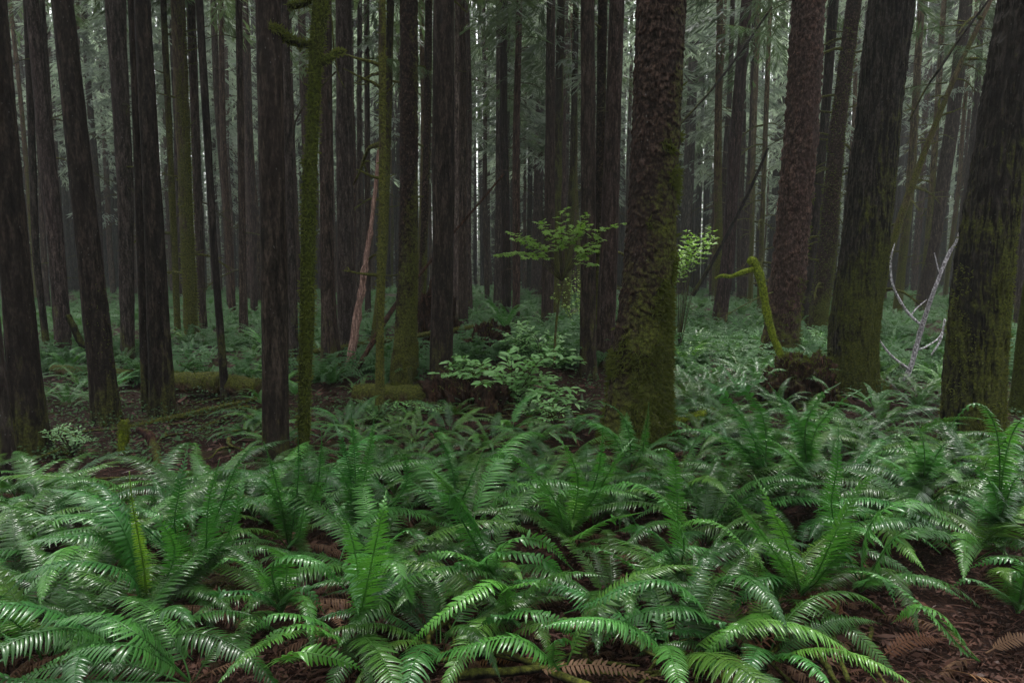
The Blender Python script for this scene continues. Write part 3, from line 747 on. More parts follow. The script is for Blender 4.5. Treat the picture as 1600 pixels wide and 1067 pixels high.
# rotten root wad beside the furrowed trunk, and root mound at centre
def rootwad(name, c, rx, ry, rz, label, cat, nroots, seed, mosscap, mat='rot'):
    r = np.random.default_rng(seed)
    nu, nv = 150, 70
    th = np.linspace(0, 2 * np.pi, nu, endpoint=False); ph = np.linspace(-.25, np.pi / 2, nv)
    TH, PH = np.meshgrid(th, ph)
    d = np.stack([np.cos(TH) * np.cos(PH), np.sin(TH) * np.cos(PH), np.sin(PH)], -1)
    k = 1 + .34 * fbm(d[..., 0] * 2.5 + seed, d[..., 1] * 2.5, d[..., 2] * 2.5, 3) + .30 * (1 - 2 * np.abs(vnoise(d[..., 0] * 8 + seed, d[..., 1] * 8, d[..., 2] * 1.6))) + .07 * fbm(d[..., 0] * 16, d[..., 1] * 16 + seed, d[..., 2] * 7, 2)
    V = d * k[..., None] * np.array([rx, ry, rz])
    k = k + .05 * fbm(d[..., 0] * 30, d[..., 1] * 30 + seed, d[..., 2] * 14, 2) 
    V = d * k[..., None] * np.array([rx, ry, rz])
    me = mesh_np('body', V, grid_faces(nv, nu))
    root = thing(name, c, label, cat)
    obj('body', me, M[mat], root)
    # shaggy rootlets and litter hanging on the wad
    fi = r.integers(0, V.reshape(-1, 3).shape[0], 60); p = V.reshape(-1, 3)[fi]; p = p[p[:, 2] > 0]
    v_, q_, t_ = blade_cloud(p, norm(p) * .5 + np.array([0, 0, -.9]), .10, seed + 1, .5, .07)
    tag(obj('rootlets', mesh_np('rootlets', v_, q_, t_), M['litter'], root), kind='stuff')
    for i in range(nroots):
        az = r.uniform(.9 * np.pi, 2.1 * np.pi); L = r.uniform(.2, .7)
        u = np.array([np.cos(az) * rx, np.sin(az) * ry, 0])
        s = u * .75 + np.array([0, 0, rz * r.uniform(.25, .75)])
        pts = [s * .8, s + u * .3 * L, s + u * .55 * L + np.array([r.normal(0, .08), 0, -.25 * rz]), s + u * .6 * L + np.array([r.normal(0, .15), 0, -rz * r.uniform(.5, .9)])]
        V2, Q2, T2 = tube(catmull(pts, 16), np.linspace(r.uniform(.02, .06), .008, 16), 10, .45, 12, i)
        obj('root', mesh_np('root', V2, Q2, T2), M[mat], root)
    if mosscap:
        i = r.integers(0, V.reshape(-1, 3).shape[0], mosscap * 3); p = V.reshape(-1, 3)[i]
        p = p[(p[:, 2] > rz * .72)][:mosscap]
        v, q, t = blade_cloud(p, norm(p), .035, seed)
        tag(obj('moss', mesh_np('moss', v, q, t), M['moss'], root), kind='stuff')
    return root
c = P(1250, 640, 8.0); rootwad('root_wad', (c[0], c[1], gz(c[0], c[1])), .36, .32, .40, 'dark rotten root wad with mossy top left of the stout furrowed trunk', 'stump', 12, 4, 3500)
c = P(735, 640, 7.7); rootwad('root_mound', (c[0], c[1], gz(c[0], c[1]) - .12), .50, .45, .46, 'reddish decayed root mound under the pale shrub', 'stump', 14, 9, 900)
c = P(768, 560, 10.5); rootwad('old_stump', (c[0], c[1], gz(c[0], c[1])), .36, .34, .44, 'old rotten stump carrying a bright fern, in the middle', 'stump', 7, 14, 700)
c = P(675, 505, 13.5); rootwad('root_plate', (c[0], c[1], gz(c[0], c[1])), .5, .35, .95, 'dark upturned root plate behind the scaly trunk', 'stump', 8, 24, 0)
# c = P(895, 565, 8.8); rootwad('old_stump', (c[0], c[1], gz(c[0], c[1])), .36, .32, .75, 'dark leaf covered stump left of the straight brown trunk', 'stump', 6, 34, 300)

# ------------------------------------------------------------------ ferns
def frond_mesh(C, width, seed=0, droop=.35, side=None, pairs=None, stipe=.14, sparse=0.0, sweep=.28, curl=0.0):
    """one pinnate frond along centre line C (base first): rachis and two rows of folded leaflets"""
    r = np.random.default_rng(seed)
    c, L = resample(catmull(C, 40), 60)
    if pairs is None: pairs = int(np.clip(L / .0205, 20, 52))
    T = norm(np.gradient(c, axis=0))
    if side is None:
        A = c[-1] - c[0]; A[2] = 0
        side = np.array([-A[1], A[0], 0]) if np.linalg.norm(A) > .12 * L else np.array([1.0, 0, 0])
    S = np.broadcast_to(norm(np.asarray(side, float)), c.shape)
    S = norm(S - T * (S * T).sum(1, keepdims=True))
    Nn = np.cross(S, T)
    Nn = np.where((Nn[:, 2:3] < 0), -Nn, Nn)
    s = stipe + (1 - stipe) * (np.arange(pairs) + .5) / pairs
    s2 = np.repeat(s, 2) + np.tile([-.25, .25], pairs) * (1 - stipe) / pairs
    sg = np.tile([-1.0, 1.0], pairs)
    fi = s2 * 59
    at = lambda A: np.stack([np.interp(fi, np.arange(60), A[:, k]) for k in range(3)], 1)
    p, t, sd, nn = at(c), norm(at(T)), norm(at(S)), norm(at(Nn))
    u = (s2 - stipe) / (1 - stipe)
    prof = np.where(u < .3, .62 + .38 * np.sin(np.clip(u / .3, 0, 1) * np.pi / 2), 1 - np.clip((u - .3) / .7, 0, 1) ** 1.7)
    pl = np.maximum(.5 * width * prof, .004) * r.uniform(.88, 1.08, len(u))
    keep = r.random(len(u)) >= sparse
    p, t, sd, nn, pl, sg, u = (a[keep] for a in (p, t, sd, nn, pl, sg, u))
    n = len(p)
    hw = np.minimum(.37 * L * (1 - stipe) / pairs, pl * .3)
    sw = (sweep + .5 * u ** 3 + r.normal(0, .06, n))[:, None]
    D = norm(sd * sg[:, None] * np.cos(sw) + t * np.sin(sw) + nn * r.normal(.04, .07, n)[:, None])
    W = norm(t - D * (t * D).sum(1, keepdims=True))
    Nl = norm(np.cross(D, W)); Nl = np.where(((Nl * nn).sum(1, keepdims=True) < 0), -Nl, Nl)
    tw = r.normal(0, .16, n)[:, None]
    W, Nl = W * np.cos(tw) + Nl * np.sin(tw), Nl * np.cos(tw) - W * np.sin(tw)
    dr = (droop * r.uniform(.6, 1.4, n))[:, None]
    st = np.array([0.0, .22, .55, .85, 1.0]); hb = np.array([.7, 1.0, .85, .45, .04])
    V = np.zeros((n, 5, 3, 3))
    for i in range(5):
        q = p + D * pl[:, None] * st[i] - nn * pl[:, None] * (dr * st[i] ** 2) + W * pl[:, None] * .12 * st[i] ** 2
        for k, e in enumerate((-1, 0, 1)):
            V[:, i, k] = q + W * (e * hb[i] * hw)[:, None] + Nl * ((.30 if e == 0 else 0) * hb[i] * hw)[:, None]
    base = (np.arange(n) * 15)[:, None, None, None]
    ii = np.arange(4)[None, :, None]; kk = np.arange(2)[None, None, :]
    a = base[..., 0] + ii * 3 + kk
    Q = np.stack([a, a + 1, a + 4, a + 3], -1).reshape(-1, 4)
    V = V.reshape(-1, 3)
    rv, rq, rt = tube(c, np.linspace(.0052, .0016, 60) * max(.7, min(1.2, L)), 5)
    nq = len(Q)
    allV, allQ, allT = join([(V, Q, None), (rv, rq, rt)])
    me = mesh_np('frond', allV, allQ, allT)
    mi = np.zeros(len(me.polygons), np.int32); mi[nq:] = 1
    me.polygons.foreach_set('material_index', mi)
    return me

def frond_mats(me, dead=False):
    me.materials.clear()
    me.materials.append(M['fern_dead'] if dead else M['fern']); me.materials.append(M['fern_dead'] if dead else M['rachis'])
    return me

def arch(L, e0, e1, lat=0.0, n=14, power=1.3):
    """centre line along +x, starting elevation e0, ending e1 (degrees)"""
    p = np.zeros((n, 3)); 
    for i in range(1, n):
        f = (i - .5) / (n - 1)
        e = R(e0 + (e1 - e0) * f ** power); a = lat * f
        p[i] = p[i - 1] + np.array([math.cos(e) * math.cos(a), math.cos(e) * math.sin(a), math.sin(e)]) * L / (n - 1)
    return p

FR = []
for i in range(16):
    r = np.random.default_rng(100 + i)
    L = r.uniform(.85, 1.2)
    FR.append(frond_mats(frond_mesh(arch(L, r.uniform(42, 76), r.uniform(-62, -8), r.normal(0, .35), power=r.uniform(.8, 1.4)), L * r.uniform(.17, .215), i, r.uniform(.2, .6), side=(0, 1, 0))))
FRD = []
for i in range(5):
    r = np.random.default_rng(200 + i)
    L = r.uniform(.6, .95)
    FRD.append(frond_mats(frond_mesh(arch(L, r.uniform(15, 45), r.uniform(-65, -30), r.normal(0, .5), power=.8), L * .13, i, .9, side=(0, 1, 0), sparse=.25), True))

def tint_rand(r, bright=1.0):
    b = bright * r.uniform(.72, 1.3) * (1.6 if r.random() < .25 else 1.0); y = r.random()
    return (b * (1.0 + .5 * y * y), b, b * (1.1 - .35 * y), 1)

def fern(loc, label, group, size, nf, seed, ndead=2, bright=1.0, az0=None, spread=None):
    r = np.random.default_rng(seed)
    root = thing('sword_fern', loc, label, 'fern', group)
    for k in range(nf):
        az = 2 * np.pi * (k + r.uniform(-.35, .35)) / nf if az0 is None else az0 + r.uniform(-spread, spread)
        s = size * r.uniform(.72, 1.12)
        obj('frond', FR[r.integers(len(FR))], None, root, (.03 * math.cos(az), .03 * math.sin(az), 0), (r.normal(0, .14), r.normal(0, .14), az), (s, s, s), tint_rand(r, bright))
    for k in range(ndead):
        az = r.uniform(0, 6.28); s = size * r.uniform(.7, 1.0)
        obj('dead_frond', FRD[r.integers(len(FRD))], None, root, (0, 0, .02), (0, 0, az), (s, s, s), (1, 1, 1, 1))
    return root

def hand_fern(base, fronds, label, seed, extra=6, size=.8, bright=1.0, ndead=2):
    """fronds: list of (tint, width_px, [(px,py,h) tip .. base]); the crown stands at pixel base"""
    b = on_ground(*base)
    r = np.random.default_rng(seed)
    root = thing('sword_fern', tuple(b), label, 'fern', 'foreground sword ferns')
    for i, (tn, wpx, pts) in enumerate(fronds):
        Cw = [G(x, y, h + gz(b[0], b[1])) for x, y, h in pts][::-1]
        dist = np.linalg.norm(np.array(Cw[-1]) - b)
        if dist > 1.9:                               # keep the frond's real length believable
            pass
        last = Cw[0]
        first = b + np.array([0, 0, .02])
        if np.linalg.norm(last - first) > .10:
            Cw = [first] + Cw
        C = np.array(Cw) - b
        Ym = float(np.mean([q[1] for q in Cw])); width = 1.12 * wpx * Ym / F
        st = .14
        me = frond_mats(frond_mesh(C, width, seed * 31 + i, r.uniform(.2, .5), stipe=st))
        bb = r.uniform(1.05, 1.4) * bright
        t = {'b': (1.45, 1.32, 1.05), 'n': (1.0, 1.0, 1.0), 'd': (.75, .8, .95), 'y': (2.6, 1.5, .9)}[tn]
        obj('frond', me, None, root, color=(t[0] * bb, t[1] * bb, t[2] * bb, 1))
    for k in range(extra):
        az = r.uniform(0, 6.28); s = size * r.uniform(.6, 1.0)
        obj('frond', FR[r.integers(len(FR))], None, root, (0, 0, 0), (r.normal(0, .15), r.normal(0, .15), az), (s, s, s), tint_rand(r, .85 * bright))
    for k in range(ndead):
        az = r.uniform(0, 6.28); s = size * r.uniform(.7, 1.0)
        obj('dead_frond', FRD[r.integers(len(FRD))], None, root, (0, 0, .02), (0, 0, az), (s, s, s), (1, 1, 1, 1))
    return root

HF = [
 ((231, 968), 'large spreading sword fern at lower left with one upright yellowish frond', [
   ('n', 46, [(65, 763, .55), (133, 772, .6), (183, 810, .55), (215, 890, .3)]),
   ('n', 42, [(29, 811, .45), (114, 806, .55), (183, 824, .5), (220, 900, .25)]),
   ('n', 40, [(15, 851, .38), (95, 839, .5), (172, 842, .45), (222, 905, .2)]),
   ('b', 36, [(110, 862, .35), (150, 848, .42), (200, 866, .35)]),
   ('y', 26, [(202, 736, .85), (208, 793, .7), (225, 889, .35)]),
   ('n', 48, [(0, 935, .25), (57, 889, .4), (133, 877, .42), (205, 900, .3)]),
   ('n', 34, [(205, 785, .6), (250, 815, .55), (272, 870, .35)]),
   ('d', 34, [(126, 752, .6), (165, 765, .62), (200, 830, .45)])], 1, {}),
 ((300, 1075), 'low sword fern spreading its broad fronds across the bottom left corner', [
   ('n', 62, [(65, 973, .3), (153, 961, .36), (214, 990, .32), (263, 1030, .15)]),
   ('n', 62, [(61, 1041, .22), (133, 1013, .3), (210, 1010, .3), (262, 1036, .15)]),
   ('d', 40, [(0, 985, .3), (20, 1010, .3), (10, 1060, .2)])], 2, dict(extra=3)),
 ((300, 915), 'tall upright sword fern with three ladder like fronds, below the mossy post', [
   ('n', 44, [(294, 694, .85), (280, 767, .65), (274, 832, .4)]),
   ('n', 50, [(343, 717, .8), (326, 786, .6), (320, 866, .3)]),
   ('n', 44, [(384, 725, .75), (372, 786, .6), (352, 843, .4)]),
   ('n', 44, [(402, 688, .85), (372, 725, .75), (345, 790, .5)]),
   ('n', 28, [(320, 838, .4), (292, 868, .3), (272, 898, .15)]),
   ('d', 36, [(120, 790, .6), (190, 800, .6), (255, 850, .4)])], 3, dict(extra=5)),
 ((452, 862), 'upright sword fern in front of the tall straight column trunk', [
   ('d', 32, [(465, 679, .85), (467, 720, .7), (463, 780, .4)]),
   ('n', 34, [(503, 671, .85), (501, 715, .7), (492, 770, .45)]),
   ('n', 32, [(412, 690, .85), (425, 730, .7), (440, 790, .4)]),
   ('n', 36, [(380, 760, .6), (410, 752, .6), (438, 800, .35)]),
   ('n', 26, [(475, 790, .55), (472, 812, .4), (466, 840, .25)])], 4, dict(extra=6)),
 ((440, 960), 'glossy sword fern arching right at lower left centre', [
   ('n', 46, [(545, 925, .3), (500, 882, .45), (450, 868, .45), (425, 890, .35)]),
   ('d', 42, [(318, 930, .3), (350, 925, .36), (400, 925, .3)]),
   ('n', 44, [(385, 860, .5), (420, 856, .5), (448, 880, .35)]),
   ('d', 44, [(508, 960, .2), (485, 925, .3), (462, 920, .3)]),
   ('n', 36, [(330, 890, .4), (362, 872, .45), (410, 900, .3)])], 5, dict(extra=5)),
 ((540, 1010), 'bright green low sword fern at the bottom, left of the tall ladder frond', [
   ('b', 46, [(396, 1025, .2), (431, 988, .3), (480, 976, .3), (516, 990, .2)]),
   ('b', 58, [(578, 1052, .12), (530, 1030, .2), (470, 1018, .25), (440, 1030, .2)]),
   ('n', 40, [(380, 1000, .25), (430, 960, .36), (500, 970, .25)])], 6, dict(extra=3)),
 ((560, 1005), 'sword fern with one very wide upright ladder frond, bottom centre left', [
   ('b', 74, [(604, 765, .78), (594, 815, .68), (577, 896, .4), (566, 950, .2)]),
   ('n', 44, [(650, 950, .2), (629, 905, .4), (612, 870, .42), (585, 900, .3)]),
   ('n', 44, [(523, 800, .7), (545, 825, .6), (560, 900, .3)]),
   ('n', 38, [(660, 850, .5), (630, 830, .55), (590, 880, .35)])], 7, dict(extra=5)),
 ((560, 840), 'dark bluish sword fern clump below the short log', [
   ('d', 30, [(548, 640, .9), (553, 690, .7), (556, 760, .4)]),
   ('d', 30, [(585, 650, .85), (578, 700, .65), (566, 770, .35)]),
   ('d', 30, [(520, 655, .8), (535, 690, .7), (550, 760, .4)]),
   ('d', 34, [(622, 702, .7), (634, 722, .6), (628, 770, .4)]),
   ('n', 36, [(498, 735, .6), (530, 735, .6), (552, 790, .3)])], 8, dict(extra=6)),
 ((715, 800), 'sword fern with a single upright frond at the centre, below the root mound', [
   ('d', 27, [(671, 668, .8), (693, 698, .65), (708, 740, .4)]),
   ('b', 32, [(646, 723, .6), (675, 735, .55), (702, 765, .3)]),
   ('n', 36, [(629, 771, .5), (675, 766, .5), (708, 784, .25)]),
   ('n', 30, [(757, 700, .7), (742, 735, .55), (722, 780, .25)])], 9, dict(extra=5)),
 ((770, 905), 'sword fern with a drooping central frond toward the viewer, mid foreground', [
   ('n', 42, [(758, 852, .3), (732, 806, .5), (704, 778, .6), (720, 800, .5)][:3]),
   ('b', 40, [(633, 886, .35), (690, 864, .45), (730, 870, .4)]),
   ('n', 40, [(896, 890, .3), (850, 846, .48), (790, 848, .48)]),
   ('n', 42, [(888, 906, .25), (850, 874, .42), (785, 862, .45), (760, 875, .35)]),
   ('n', 40, [(694, 910, .25), (720, 880, .38), (752, 880, .3)])], 10, dict(extra=5)),
 ((880, 850), 'glossy sword fern with long arching fronds left of the great spruce foot', [
   ('n', 44, [(757, 714, .65), (800, 713, .7), (843, 748, .6), (873, 795, .4)]),
   ('b', 40, [(858, 676, .85), (886, 702, .78), (903, 752, .55), (895, 810, .3)]),
   ('n', 44, [(942, 667, .9), (939, 710, .75), (925, 765, .5)]),
   ('n', 40, [(991, 683, .8), (961, 722, .7), (930, 775, .45)]),
   ('b', 40, [(782, 753, .55), (832, 760, .55), (868, 795, .35)]),
   ('b', 42, [(1004, 800, .4), (950, 812, .45), (905, 835, .3)]),
   ('n', 40, [(760, 800, .5), (810, 790, .5), (855, 815, .35)])], 11, dict(extra=4)),
 ((800, 985), 'sword fern with a long low frond curving to the lower left, bottom centre', [
   ('b', 44, [(633, 1016, .15), (672, 975, .28), (735, 928, .36), (785, 912, .32)]),
   ('b', 38, [(868, 917, .35), (830, 910, .4), (790, 925, .3)]),
   ('n', 46, [(912, 1008, .12), (875, 973, .25), (820, 954, .3), (790, 962, .2)]),
   ('n', 36, [(747, 980, .2), (775, 962, .28), (798, 965, .2)])], 12, dict(extra=4)),
 ((880, 1062), 'wet shining sword fern frond pair lying at the bottom edge, centre', [
   ('b', 54, [(633, 1040, .1), (715, 1014, .2), (800, 996, .25), (850, 1022, .15)]),
   ('n', 40, [(900, 1005, .22), (870, 1000, .25), (865, 1030, .12)])], 13, dict(extra=1, ndead=1)),
 ((1105, 975), 'very glossy sword fern arching left over the dark stick', [
   ('n', 56, [(927, 1022, .14), (969, 973, .28), (1026, 952, .35), (1080, 950, .3)]),
   ('n', 48, [(881, 958, .28), (930, 940, .36), (975, 918, .42), (1030, 906, .45), (1075, 925, .35)]),
   ('d', 40, [(1010, 1000, .15), (1050, 985, .22), (1090, 985, .15)]),
   ('n', 40, [(1150, 1000, .15), (1130, 975, .22), (1112, 968, .2)])], 14, dict(extra=4)),
 ((1060, 905), 'long arching glossy sword fern right of centre', [
   ('n', 44, [(896, 778, .5), (950, 760, .58), (1000, 757, .62), (1040, 785, .55), (1068, 843, .35)]),
   ('n', 38, [(896, 858, .35), (945, 860, .4), (1005, 890, .3)]),
   ('n', 40, [(1014, 706, .75), (1042, 702, .75), (1056, 740, .6)]),
   ('d', 42, [(960, 830, .4), (1010, 825, .48), (1045, 860, .3)])], 15, dict(extra=5)),
 ((1215, 945), 'yellow green sword fern with a frond sweeping left, right of centre', [
   ('b', 46, [(1045, 830, .42), (1090, 812, .5), (1130, 822, .5), (1165, 855, .4), (1200, 895, .25)]),
   ('n', 54, [(1136, 962, .15), (1172, 920, .28), (1215, 900, .3)]),
   ('b', 54, [(1096, 1064, .05), (1106, 1022, .15), (1144, 982, .24), (1186, 962, .2)]),
   ('n', 40, [(1130, 870, .4), (1165, 890, .35), (1195, 915, .2)])], 16, dict(extra=4)),
 ((1252, 935), 'bright upright sword fern with two tall ladder fronds, at right', [
   ('b', 56, [(1178, 742, .78), (1205, 793, .66), (1230, 851, .45), (1246, 905, .2)]),
   ('b', 62, [(1386, 735, .8), (1345, 758, .74), (1300, 845, .5), (1274, 900, .25)]),
   ('n', 44, [(1130, 760, .7), (1165, 800, .6), (1215, 870, .35)]),
   ('n', 40, [(1258, 824, .5), (1300, 812, .55), (1330, 826, .45), (1290, 880, .2)]),
   ('n', 50, [(1348, 860, .4), (1310, 870, .4), (1275, 910, .2)])], 17, dict(extra=4)),
 ((1345, 925), 'glossy dark sword fern arching to the right', [
   ('n', 52, [(1508, 830, .4), (1445, 788, .58), (1385, 795, .6), (1352, 840, .4)]),
   ('n', 50, [(1512, 845, .35), (1450, 828, .46), (1400, 840, .44), (1370, 880, .25)]),
   ('n', 46, [(1310, 660, .95), (1308, 729, .75), (1300, 800, .5), (1330, 880, .2)]),
   ('d', 44, [(1400, 950, .2), (1385, 905, .3), (1360, 905, .25)])], 18, dict(extra=4)),
 ((1530, 1040), 'sword fern with two bright fronds bowing left over brown litter, lower right', [
   ('b', 42, [(1315, 891, .4), (1365, 896, .42), (1418, 927, .38), (1455, 960, .3), (1505, 1015, .1)]),
   ('b', 46, [(1392, 974, .18), (1428, 950, .3), (1472, 960, .28), (1510, 1010, .1)])], 19, dict(extra=0)),
 ((1590, 960), 'sword fern entering at the right edge above the litter', [
   ('n', 44, [(1510, 889, .36), (1560, 873, .44), (1600, 885, .4)]),
   ('n', 44, [(1566, 922, .25), (1585, 895, .35), (1605, 905, .3)]),
   ('d', 40, [(1480, 920, .28), (1520, 905, .35), (1570, 930, .2)])], 20, dict(extra=4)),
 ((1560, 830), 'broad sword fern below the right furrowed trunk', [
   ('n', 44, [(1470, 738, .6), (1515, 724, .68), (1555, 770, .5)]),
   ('n', 40, [(1474, 676, .85), (1526, 630, 1.0), (1560, 690, .75)]),
   ('n', 40, [(1640, 690, .8), (1598, 655, .95), (1570, 720, .6)]),
   ('n', 42, [(1440, 790, .45), (1500, 775, .55), (1545, 800, .35)]),
   ('n', 42, [(1620, 760, .6), (1590, 745, .65), (1570, 790, .4)])], 21, dict(extra=6)),
 ((1265, 762), 'sword fern with crossed fronds in front of the rotten root wad', [
   ('n', 34, [(1313, 598, 1.0), (1280, 622, .95), (1258, 675, .6)]),
   ('n', 30, [(1346, 608, .95), (1306, 634, .85), (1270, 685, .5)]),
   ('n', 36, [(1200, 598, 1.0), (1226, 632, .85), (1255, 690, .45)]),
   ('n', 34, [(1170, 690, .7), (1210, 690, .7), (1250, 730, .35)])], 22, dict(extra=5)),
 ((1195, 755), 'sword fern with long thin fronds bending left beside the hooked limb foot', [
   ('n', 36, [(1086, 584, .9), (1137, 622, .85), (1178, 688, .5)]),
   ('n', 34, [(1126, 572, 1.0), (1170, 615, .9), (1196, 670, .6)]),
   ('b', 34, [(1029, 686, .6), (1081, 670, .68), (1140, 690, .5)]),
   ('n', 36, [(1060, 676, .68), (1100, 674, .7), (1160, 698, .5)])], 23, dict(extra=5)),
 ((985, 742), 'small sword fern against the foot of the great spruce', [
   ('n', 30, [(935, 626, .85), (968, 644, .8), (984, 684, .5)]),
   ('n', 16, [(1014, 629, .85), (1011, 660, .65), (1003, 705, .3)]),
   ('n', 32, [(866, 655, .75), (915, 657, .78), (958, 682, .5)])], 24, dict(extra=2)),
 ((1440, 760), 'dense glossy sword fern between the two stout furrowed trunks', [
   ('n', 40, [(1375, 690, .65), (1410, 680, .7), (1436, 720, .4)]),
   ('n', 40, [(1420, 650, .85), (1440, 680, .75), (1445, 725, .4)]),
   ('n', 40, [(1500, 700, .65), (1475, 695, .65), (1452, 735, .3)]),
   ('n', 36, [(1330, 720, .55), (1370, 712, .58), (1420, 740, .3)])], 25, dict(extra=6)),
]
FERN_XY = []
for base, lb, fr, sd, kw in HF:
    o = hand_fern(base, fr, lb, sd, **kw)
    FERN_XY.append((o.location[0], o.location[1]))

LAND = [(48, 'dark trunk nearest the left edge'), (168, 'broad leaning trunk'), (255, 'trunk by the mossy pole'), (350, 'slender leaning trunk'), (430, 'tall straight column trunk'),
        (478, 'crooked mossy tree'), (545, 'pale snag'), (630, 'scaly trunk'), (688, 'smooth dark trunk'), (780, 'root mound'), (860, 'maple sapling'), (925, 'straight brown trunk'), (1000, 'great mossy spruce'),
        (1125, 'purplish leaning trunk'), (1220, 'reddish spruce'), (1330, 'stout furrowed trunk'), (1430, 'white lichen branch'), (1520, 'right furrowed trunk')]
def to_px(x, y, z):
    d = np.array([x, y, z - CAMZ]); f = d[1] * cp - d[2] * sp; u = d[1] * sp + d[2] * cp
    return 800 + F * d[0] / f, 533.5 - F * u / f

def landmark(px): return min(LAND, key=lambda a: abs(a[0] - px))[1]

def free(x, y, rad, mind):
    for tx, ty, tr in TREE_XY:
        if (tx - x) ** 2 + (ty - y) ** 2 < (tr + rad) ** 2: return False
    for fx, fy in FERN_XY:
        if (fx - x) ** 2 + (fy - y) ** 2 < mind * mind: return False
    return True

# near fill: ferns with separate fronds
ZONES = [(-40, 1640, 810, 950, 20, .92, .42), (960, 1640, 745, 810, 18, .85, .36), (1040, 1500, 660, 745, 16, .66, .3), (300, 960, 760, 810, 12, .66, .34), (-40, 1200, 950, 1040, 8, .74, .34), (540, 960, 655, 740, 12, .5, .3), (1020, 1180, 650, 735, 6, .55, .4), (-80, 60, 780, 960, 5, .6, .3), (380, 640, 650, 720, 7, .5, .35)]
rz = random.Random(11)
nid = 0
for x0, x1, y0, y1, n, size, mind in ZONES:
    k = 0; tries = 0
    while k < n and tries < 800:
        tries += 1
        px, py = rz.uniform(x0, x1), rz.uniform(y0, y1)
        if 70 < px < 330 and py < 770: continue
        if 1240 < px and py > 925: continue
        g = on_ground(px, py)
        if not free(g[0], g[1], .18, mind): continue
        FERN_XY.append((g[0], g[1])); k += 1; nid += 1
        where = 'in the foreground below' if py > 800 else 'in front of'
        fern(tuple(g), 'dark green sword fern %s the %s' % (where, landmark(px)), 'foreground filler ferns', size * rz.uniform(.75, 1.15), rz.randint(9, 13), 500 + nid, ndead=rz.randint(1, 3), bright=.92)

# mid and far ferns: one mesh each
def fern_mesh(seed, nf):
    r = np.random.default_rng(seed); parts = []
    for k in range(nf):
        az = 2 * np.pi * (k + r.uniform(-.35, .35)) / nf
        L = r.uniform(.65, 1.0)
        C = arch(L, r.uniform(45, 80), r.uniform(-55, 0), r.normal(0, .35))
        ca, sa = math.cos(az), math.sin(az)
        C = C @ np.array([[ca, sa, 0], [-sa, ca, 0], [0, 0, 1]])
        me = frond_mesh(C, L * .15, seed * 50 + k, .35, side=(-sa, ca, 0), pairs=32)
        v = np.empty(len(me.vertices) * 3, np.float32); me.vertices.foreach_get('co', v)
        nl = np.empty(len(me.loops), np.int32); me.loops.foreach_get('vertex_index', nl)
        nq = 32 * 2 * 8
        parts.append((v.reshape(-1, 3)[:32 * 2 * 15], nl[:nq * 4].reshape(-1, 4), None))
        bpy.data.meshes.remove(me)
    m = mesh_np('sword_fern', *join(parts)); m.materials.append(M['fern'])
    return m
FM = [fern_mesh(i, 10 + i % 4) for i in range(6)]
MID = [(1040, 1300, 505, 650, 56, .66), (1360, 1500, 540, 660, 24, .62), (-20, 230, 545, 650, 24, .6), (260, 420, 530, 575, 14, .6), (400, 560, 560, 640, 10, .55), (690, 960, 490, 560, 20, .62), (560, 960, 640, 700, 10, .42), (1540, 1640, 530, 640, 6, .6)]
for x0, x1, y0, y1, n, size in MID:
    k = tries = 0
    while k < n and tries < 600:
        tries += 1
        px, py = rz.uniform(x0, x1), rz.uniform(y0, y1)
        g = on_ground(px, py)
        if not free(g[0], g[1], .15, .32): continue
        FERN_XY.append((g[0], g[1])); k += 1
        s = size * rz.uniform(.75, 1.25)
        o = obj('sword_fern', FM[rz.randrange(6)], None, None, tuple(g), (rz.gauss(0, .08), rz.gauss(0, .08), rz.uniform(0, 6.28)), (s, s, s * rz.uniform(.85, 1.2)), tint_rand(rng, 1.05))
        tag(o, 'fern in the %s undergrowth near the %s' % ('middle' if py > 530 else 'far', landmark(px)), 'fern', 'ferns in the middle distance')
# the bright fern on the stump
g = P(790, 520, 10.4)
o = obj('sword_fern', FM[2], None, None, (g[0], g[1], gz(g[0], g[1]) + .42), (0, 0, 1), (.95, .95, 1.05), (1.6, 1.5, 1.0, 1))
tag(o, 'bright green fern growing on top of the old rotten stump', 'fern')

# dead fronds lying on the litter
DEAD = [((816, 1051), (1046, 1064), 34, 'tan dead fern frond lying flat along the bottom edge, centre'),
        ((1275, 1058), (1365, 985), 26, 'grey brown dead frond slanting up at lower right'),
        ((1130, 1050), (1260, 985), 30, 'dark brown dead frond under the yellow green fern'),
        ((1370, 1030), (1480, 1000), 36, 'brown withered frond below the two bowing bright fronds'),
        ((1540, 1020), (1640, 1005), 30, 'tan dead frond at the lower right edge'),
        ((1330, 965), (1240, 935), 34, 'rusty orange dead frond at the crown of the upright bright fern'),
        ((180, 1068), (200, 1000), 22, 'small pale dead frond at the bottom left')]
for i, (a, b_, w, lb) in enumerate(DEAD):
    A, B = on_ground(*a, .03), on_ground(*b_, .06)
    C = catmull([A, (A + B) / 2 + np.array([0, 0, .05]), B], 12) - A
    me = frond_mats(frond_mesh(C, w * A[1] / F, 900 + i, .3, side=np.cross(B - A, (0, -.5, 1)), sparse=.12), True)
    tag(obj('dead_fern_frond', me, None, None, tuple(A), color=(1.5, 1.6, 1.7, 1) if i in (0, 1, 4, 6) else (1.1, .9, .8, 1)), lb, 'dead frond')

